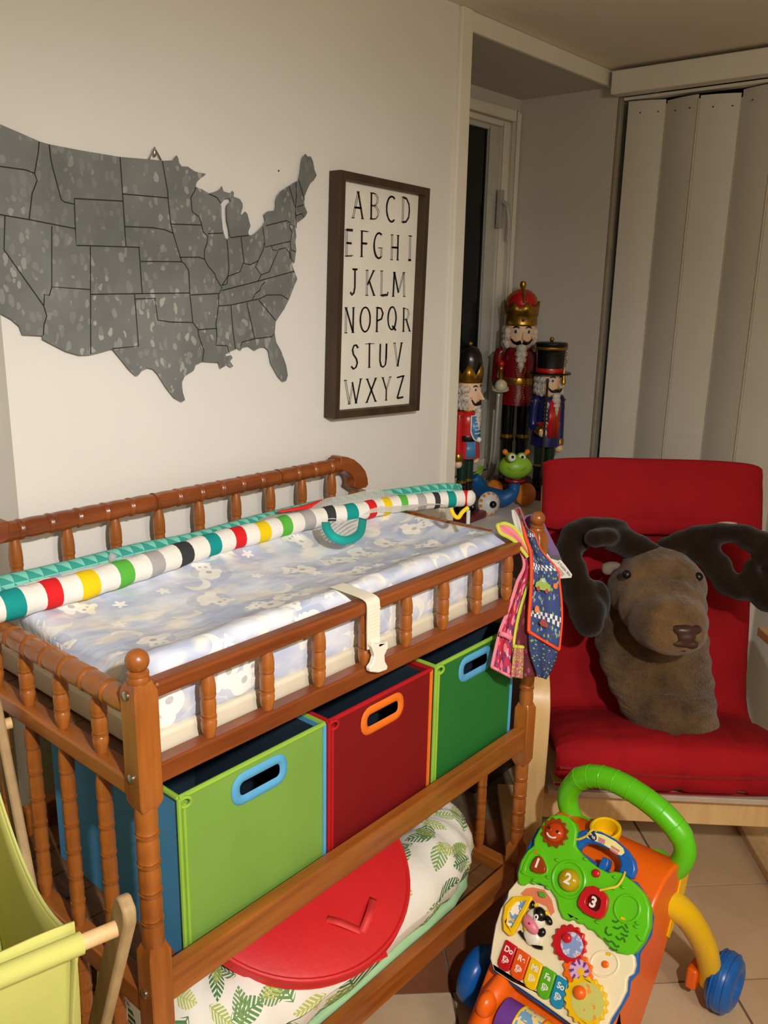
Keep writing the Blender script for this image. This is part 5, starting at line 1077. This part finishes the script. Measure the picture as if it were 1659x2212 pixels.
# blue arch with label, cup, plug
arch = [(1246, 1800), (1256, 1793), (1269, 1791), (1297, 1796), (1326, 1811), (1354, 1835), (1370, 1858), (1374, 1878), (1366, 1900), (1346, 1890), (1334, 1884), (1340, 1868), (1338, 1856), (1328, 1845), (1308, 1832), (1287, 1823), (1268, 1821), (1256, 1830), (1250, 1838), (1243, 1826)]
ar = plate('blue_arch', arch, -.004, .014, BLU_P, bev=.005)
plate('sticker', [(1268, 1797), (1280, 1797), (1305, 1804), (1330, 1818), (1346, 1832), (1349, 1842), (1342, 1848), (1332, 1845), (1318, 1833), (1298, 1821), (1276, 1814), (1266, 1808)], .014, .0146, mat('sticker_cream', (244, 232, 150), .5), ar, bev=0, smooth=0)
el2 = MB().ball(pp(1279, 1805, .0148), (.011, .0075, .0006), 18, 6, Matrix(((0, WU.x, WN.x), (-1, 0, 0), (0, WU.z, WN.z))) @ Matrix.Rotation(-.45, 3, 'Z')).build('logo_oval', NAVP, ar)
num('vtech', 1279, 1805, .0075, .0156, ar, WHP, -.45, .0002)
for (a, b), (c, d) in (((1293, 1810), (1307, 1817)), ((1292, 1815), (1306, 1822)), ((1320, 1828), (1338, 1839)), ((1318, 1834), (1335, 1845))):
    m = MB(); strip(m, [pp(a, b, .0149), pp(c, d, .0149)], .0042, WN); m.build('sticker_print', PNK, ar, smooth=0)
plate('blue_plug', [(1296, 1862), (1302, 1850), (1315, 1856), (1312, 1872), (1305, 1882), (1290, 1876)], -.004, .020, BLU_P, bev=.002)
cupc = V((.905, YC + .008, .392)); cax = V((-.2, 0, 1)).normalized()
MB().lathe([(.020, 0), (.026, .012), (.027, .030), (.0305, .032), (.0305, .040), (.027, .042), (.0235, .040), (.022, .012), (.004, .010)], cupc, cax, 28).build('yellow_cup', YEL_P, wk)
CORD = mat('yellow_cord', (236, 206, 60), .6)
MB().tube(smooth_path([cupc + cax * .012 + WN * .03, pp(1282, 1792, .03), pp(1266, 1806, .026), pp(1250, 1813, .022), pp(1242, 1812, .02)], 5), .0022, 7).build('cord', CORD, wk)
MB().tube(smooth_path([pp(1350, 1884, .018), pp(1345, 1898, .03), pp(1333, 1914, .034), pp(1315, 1919, .038), pp(1296, 1923, .036)], 5), .0022, 7).build('cord', CORD, wk)
# handle
hp_ = [atx(a, b, .955) for a, b in ((1256, 1795), (1238, 1768), (1226, 1732), (1232, 1704), (1255, 1681), (1290, 1677), (1330, 1688), (1380, 1716), (1430, 1755), (1468, 1800), (1480, 1840), (1464, 1872), (1436, 1884), (1422, 1880))]
yl = [q.y - YC for q in hp_]
pth = smooth_path(hp_, 6)
rad = [.0215 + (.0022 if 22 < i < 56 else 0) for i in range(len(pth))]
hn = MB().tube(pth, rad, 20).build('handle', GRN_P, wk, smooth=180)
for i in range(24, 56, 4):
    t_ = (pth[i + 1] - pth[i - 1]).normalized(); MB().torus(pth[i], .0232, .0012, t_, 24, 6).build('grip_ring', GRN_P, hn)
for e in (pth[0], pth[-1]): MB().lathe([(.028, -.004), (.028, .003), (.020, .010)], V((.945, e.y, .378)), (0, 0, 1), 20).build('handle_socket', GRN_P, hn)
# wheels and legs
def wh(c, w_, par, hub):
    c = V(c); ax = V((0, -1, 0)); R = .0635
    o = MB().lathe([(.022, -w_ * .5), (.042, -w_ * .5), (.052, -w_ * .42), (.060, -w_ * .25), (R, -w_ * .05), (R, w_ * .08), (.061, w_ * .25), (.053, w_ * .42), (.043, w_ * .5), (.034, w_ * .5), (.027, w_ * .42), (.022, w_ * .2), (.004, w_ * .2)], c, ax, 40).build('wheel', BLU_P, par, smooth=50)
    MB().lathe([(.018, w_ * .2), (.016, w_ * .34), (.004, w_ * .36)], c, ax, 20).build('hub', hub, o)
    for d_ in (-.3, 0, .3): MB().torus(c + ax * (w_ * d_ * .8), R - .0012 - .004 * abs(d_), .0022, ax, 40, 6).build('tread_ring', BLU_P, o)
for s_ in (-1, 1):
    lp = smooth_path([(.915, YC + s_ * .100, .325), (.975, YC + s_ * .140, .265), (1.03, YC + s_ * .165, .175), (1.062, YC + s_ * .176, .10), (1.075, YC + s_ * .176, .055)], 5)
    lg = MB().tube(lp, [.030, .031, .032, .032, .031, .030, .030, .029, .029, .028, .028, .027, .027, .026, .026, .026, .026, .026, .026, .026, .026][:len(lp)], 14, flat=.9).build('rear_leg', YEL_P, wk, smooth=60)
    MB().box((1.045, YC + s_ * .146 - .012, .035), (1.098, YC + s_ * .146 + .012, .085)).build('axle_block', ORG_P, wk, bevel=.006)
    wh((1.085, YC + s_ * .203, .065), .056, wk, RED_P)
    sd = MB().prism([(.955, YC + s_ * .1285, .36), (.992, YC + s_ * .1285, .345), (.975, YC + s_ * .1285, .29), (.925, YC + s_ * .1285, .235), (.915, YC + s_ * .1285, .245)], (0, s_ * .004, 0)).build('side_seam', YEL_P, wk, smooth=0)
def wh_front(y):
    c = V((.752, y, .065)); w_ = .05
    o = MB().lathe([(.022, -w_ * .5), (.045, -w_ * .5), (.058, -w_ * .38), (.0635, -w_ * .1), (.0635, w_ * .15), (.058, w_ * .4), (.046, w_ * .5), (.022, w_ * .5)], c, (0, 1, 0), 40).build('wheel', BLU_P, wk, smooth=50)
    MB().lathe([(.018, w_ * .45), (.012, w_ * .6)], c, (0, 1, 0), 16).build('hub', ORG_P, o)
wh_front(YC + .188); wh_front(YC - .188)
MB().lathe([(.010, -.2), (.010, .2)], (.752, YC, .065), (0, 1, 0), 12).build('axle', ORG_P, wk)
# orange foot with roller
for s_ in (1, -1):
    y = YC + s_ * .084
    m = MB(); R_ = []
    for x, z, rx, rz in ((.548, .050, .008, .012), (.560, .060, .024, .030), (.592, .085, .028, .056), (.63, .118, .029, .066), (.68, .130, .029, .066), (.74, .120, .026, .06)):
        R_.append([V((x, y + rx * math.cos(2 * pi * j / 16), z + rz * math.sin(2 * pi * j / 16))) for j in range(16)])
    m.rings(R_); ft = m.build('foot', ORG_P, wk, smooth=60)
    MB().ball((.618, y, .158), (.026, .018, .026), 16, 10).build('foot_dome', ORG_P, ft)
rc = V((.632, 0, .138)); RR = .037
ro = MB().lathe([(RR * .5, -.058), (RR, -.056), (RR, -.022)], V((rc.x, YC, rc.z)), (0, -1, 0), 32).build('roller', PUR_P, wk)
s = NT('roller_picture', .45); o_ = s.obj(); nn_ = s.noise(o_, 55, 2); c = s.ramp(nn_, [(.40, rgb(120, 170, 214)), (.5, rgb(248, 226, 150)), (.60, rgb(248, 226, 150)), (.66, rgb(222, 70, 60))], 'CONSTANT')
MB().lathe([(RR, -.022), (RR, .026)], V((rc.x, YC, rc.z)), (0, -1, 0), 32).build('roller_picture', s.col(c), ro)
MB().lathe([(RR, .026), (RR, .056), (RR * .5, .058)], V((rc.x, YC, rc.z)), (0, -1, 0), 32).build('roller_end', YEL_P, ro)
for d_ in (-.021, .025): MB().torus(V((rc.x, YC - d_, rc.z)), RR, .0022, (0, 1, 0), 32, 6).build('roller_ring', ORG_P if d_ > 0 else YEL_P, ro)
# piano keys
KT = [(1091, 2028), (1117, 2046), (1146, 2066), (1173, 2085), (1202, 2104), (1229, 2124)]
KB = [(1070, 2084), (1097, 2104), (1126, 2124), (1155, 2145), (1183, 2165), (1212, 2186)]
KC = [(196, 20, 34), (236, 86, 22), (240, 200, 16), (92, 178, 30), (24, 142, 184)]
for i, (tx, cl) in enumerate(zip(('Do', 'Re', 'Mi', 'Fa', 'So'), KC)):
    a, b, c, d = KT[i], KT[i + 1], KB[i + 1], KB[i]
    g_ = .04
    def q4(s_, t_): return (a[0] + (b[0] - a[0]) * s_ + ((d[0] + (c[0] - d[0]) * s_) - (a[0] + (b[0] - a[0]) * s_)) * t_, a[1] + (b[1] - a[1]) * s_ + ((d[1] + (c[1] - d[1]) * s_) - (a[1] + (b[1] - a[1]) * s_)) * t_)
    k_ = plate('piano_key', [q4(.03, 0), q4(.97, 0), q4(.97, .8), q4(.9, .93), q4(.75, 1.0), q4(.25, 1.0), q4(.1, .93), q4(.03, .8)], .010, .0215, mat('key_%d' % i, cl, .3, var=.02), wk, bev=.003)
    u, v = q4(.52, .27); num(tx, u, v, .0145, .0219, k_, WHP, 0, .0004)
    u, v = q4(.5, .62); 
    for dx, dy, r_ in ((0, 0, 5), (-4, 4, 3), (4, 3, 3), (-2, -5, 2.5)):
        cpt_ = pp(u + dx, v + dy, .0218); MB().torus(cpt_, r_ * .00095, .0007, WN, 12, 5).build('key_print', WHP, k_)
# gears
def gear(name, u, v, r, n, m_, h0, h1, depth=.12):
    c = pp(u, v, h0); pts = []
    for i in range(n * 4):
        a = 2 * pi * i / (n * 4); rr_ = r * (1 + (depth * .5 if i % 4 in (0, 1) else -depth * .5)); pts.append(c + WR * (math.cos(a) * rr_) + WU * (math.sin(a) * rr_))
    return MB().prism(pts, WN * (h1 - h0)).build(name, m_, wk, smooth=30, bevel=.0015)
g1 = gear('red_gear', 1233, 2039, .0315, 14, RED_P, .013, .024)
s = NT('gear_picture_blue', .3); nn_ = s.noise(s.obj(), 80, 2); PIC1 = s.col(s.ramp(nn_, [(.4, rgb(140, 160, 210)), (.52, rgb(206, 214, 236)), (.62, rgb(206, 130, 150)), (.68, rgb(232, 206, 140))], 'CONSTANT'))
disc('gear_window', 1235, 2041, .0215, .024, .0248, PIC1, g1); disc('gear_knob', 1224, 2026, .0085, .024, .030, RED_P, g1, dome=.004)
g2 = gear('orange_gear', 1251, 2097, .0265, 10, ORG_P, .013, .023, .16)
s = NT('pinwheel_print', .4); 
PW = mat('pinwheel_lilac', (222, 176, 214), .4); disc('gear_window', 1251, 2097, .0185, .023, .0237, PW, g2)
for i in range(8):
    a0 = 2 * pi * i / 8; c = pp(1251, 2097, .0239); m = MB(); strip(m, [c + WR * (math.cos(a0 + .5 * k) * .0185 * k) + WU * (math.sin(a0 + .5 * k) * .0185 * k) for k in (.15, .45, .75, 1.0)], [.001, .003, .0045, .006], WN); m.build('gear_swirl', mat('pinwheel_purple', (112, 60, 150), .4), g2, smooth=0)
disc('gear_center', 1255, 2100, .006, .0239, .0245, YEL_P, g2)
g3 = gear('yellow_gear', 1269, 2162, .0385, 18, YEL_P, .013, .026, .10)
s = NT('gear_picture_lime', .4); nn_ = s.noise(s.obj(), 70, 2); PIC3 = s.col(s.ramp(nn_, [(.6, rgb(206, 204, 110)), (.64, rgb(236, 160, 60))], 'CONSTANT'))
disc('gear_window', 1269, 2163, .0305, .026, .0267, PIC3, g3); disc('gear_knob', 1252, 2144, .0115, .026, .030, ORG_P, g3, dome=.009)
# cream oval, coral window, cow, door
ov = [pp(1306 + 30 * math.cos(a) * 1.0, 2082 + 28 * math.sin(a), .0142) for a in [2 * pi * i / 28 for i in range(28)]]; ov += ov[:2]
MB().tube(ov, .002, 8).build('oval_groove', CRM_P, cream); disc('orange_peg', 1307, 2083, .006, .013, .018, ORG_P, cream, dome=.002); plate('yellow_pointer', [(1310, 2057), (1320, 2060), (1318, 2065), (1309, 2062)], .014, .0165, YEL_P, cream, bev=0)
plate('stable_window', [(1124, 1931), (1136, 1919), (1152, 1917), (1176, 1922), (1192, 1944), (1198, 1970), (1190, 1978), (1180, 1958), (1150, 1945)], .014, .0148, CORAL, cream, bev=0, smooth=0)
plate('green_latch', [(1161, 1925), (1172, 1926), (1179, 1934), (1174, 1940), (1164, 1936)], .014, .020, mat('latch_green', (96, 170, 50), .4), cream, bev=.001)
dr = plate('door_frame', [(1085, 1985), (1090, 1955), (1108, 1936), (1146, 1934), (1150, 1940), (1108, 2020), (1100, 2022), (1086, 2008)], .020, .028, YEL_P, wk, [[(1095, 1998), (1100, 1965), (1114, 1948), (1136, 1944), (1104, 2004)]], bev=.002)
s = NT('door_picture', .4); nn_ = s.noise(s.obj(), 60, 2); PICD = s.col(s.ramp(nn_, [(.42, rgb(250, 240, 220)), (.48, rgb(104, 160, 220)), (.6, rgb(240, 200, 110)), (.66, rgb(200, 150, 80))], 'CONSTANT'))
plate('door_picture', [(1094, 1999), (1099, 1964), (1114, 1947), (1138, 1943), (1104, 2006)], .021, .0235, PICD, dr, bev=0, smooth=0)
BW = mat('cow_white', (238, 232, 214), .3); CP_ = mat('cow_pink', (230, 130, 150), .35)
def cb(name, u, v, c, r3, m_, par, rot=0.0):
    Mx = Matrix(((0, WU.x, WN.x), (-1, 0, 0), (0, WU.z, WN.z))) @ Matrix.Rotation(rot, 3, 'Z'); return MB().ball(pp(u, v, c), r3, 18, 10, Mx).build(name, m_, par)
cow = cb('cow_head', 1158, 1986, .020, (.021, .019, .012), BW, cream, -.5)
cb('cow_muzzle', 1147, 1997, .028, (.020, .012, .010), CP_, cow, -.5); cb('cow_patch', 1166, 1975, .025, (.014, .0125, .011), DBLACK, cow, -.6); cb('cow_ear', 1185, 1988, .022, (.010, .0065, .006), DBLACK, cow, -.5); cb('cow_ear', 1150, 1955, .022, (.006, .008, .006), DBLACK, cow, .3)
cb('cow_eye', 1158, 1981, .036, (.0048, .0055, .002), WHITE, cow); cb('cow_pupil', 1158, 1981, .0382, (.002, .0026, .001), DBLACK, cow); cb('cow_horn', 1181, 1972, .022, (.004, .005, .005), YEL_P, cow); cb('cow_horn', 1158, 1955, .022, (.004, .005, .005), YEL_P, cow); cb('cow_mouth', 1143, 1995, .0385, (.003, .002, .001), RED_P, cow); cb('cow_bell', 1137, 2004, .022, (.005, .006, .005), YEL_P, cow)
bd_ = cb('cow_body', 1150, 2022, .017, (.020, .017, .009), BW, cream, -.5); cb('cow_spot', 1170, 2014, .021, (.008, .009, .006), DBLACK, bd_, -.4)
MB().tube(smooth_path([pp(a, b, .019) for a, b in ((1122, 2012), (1132, 2025), (1146, 2037), (1158, 2045), (1172, 2048))], 4), .0035, 8).build('cow_leg', DBLACK, bd_)
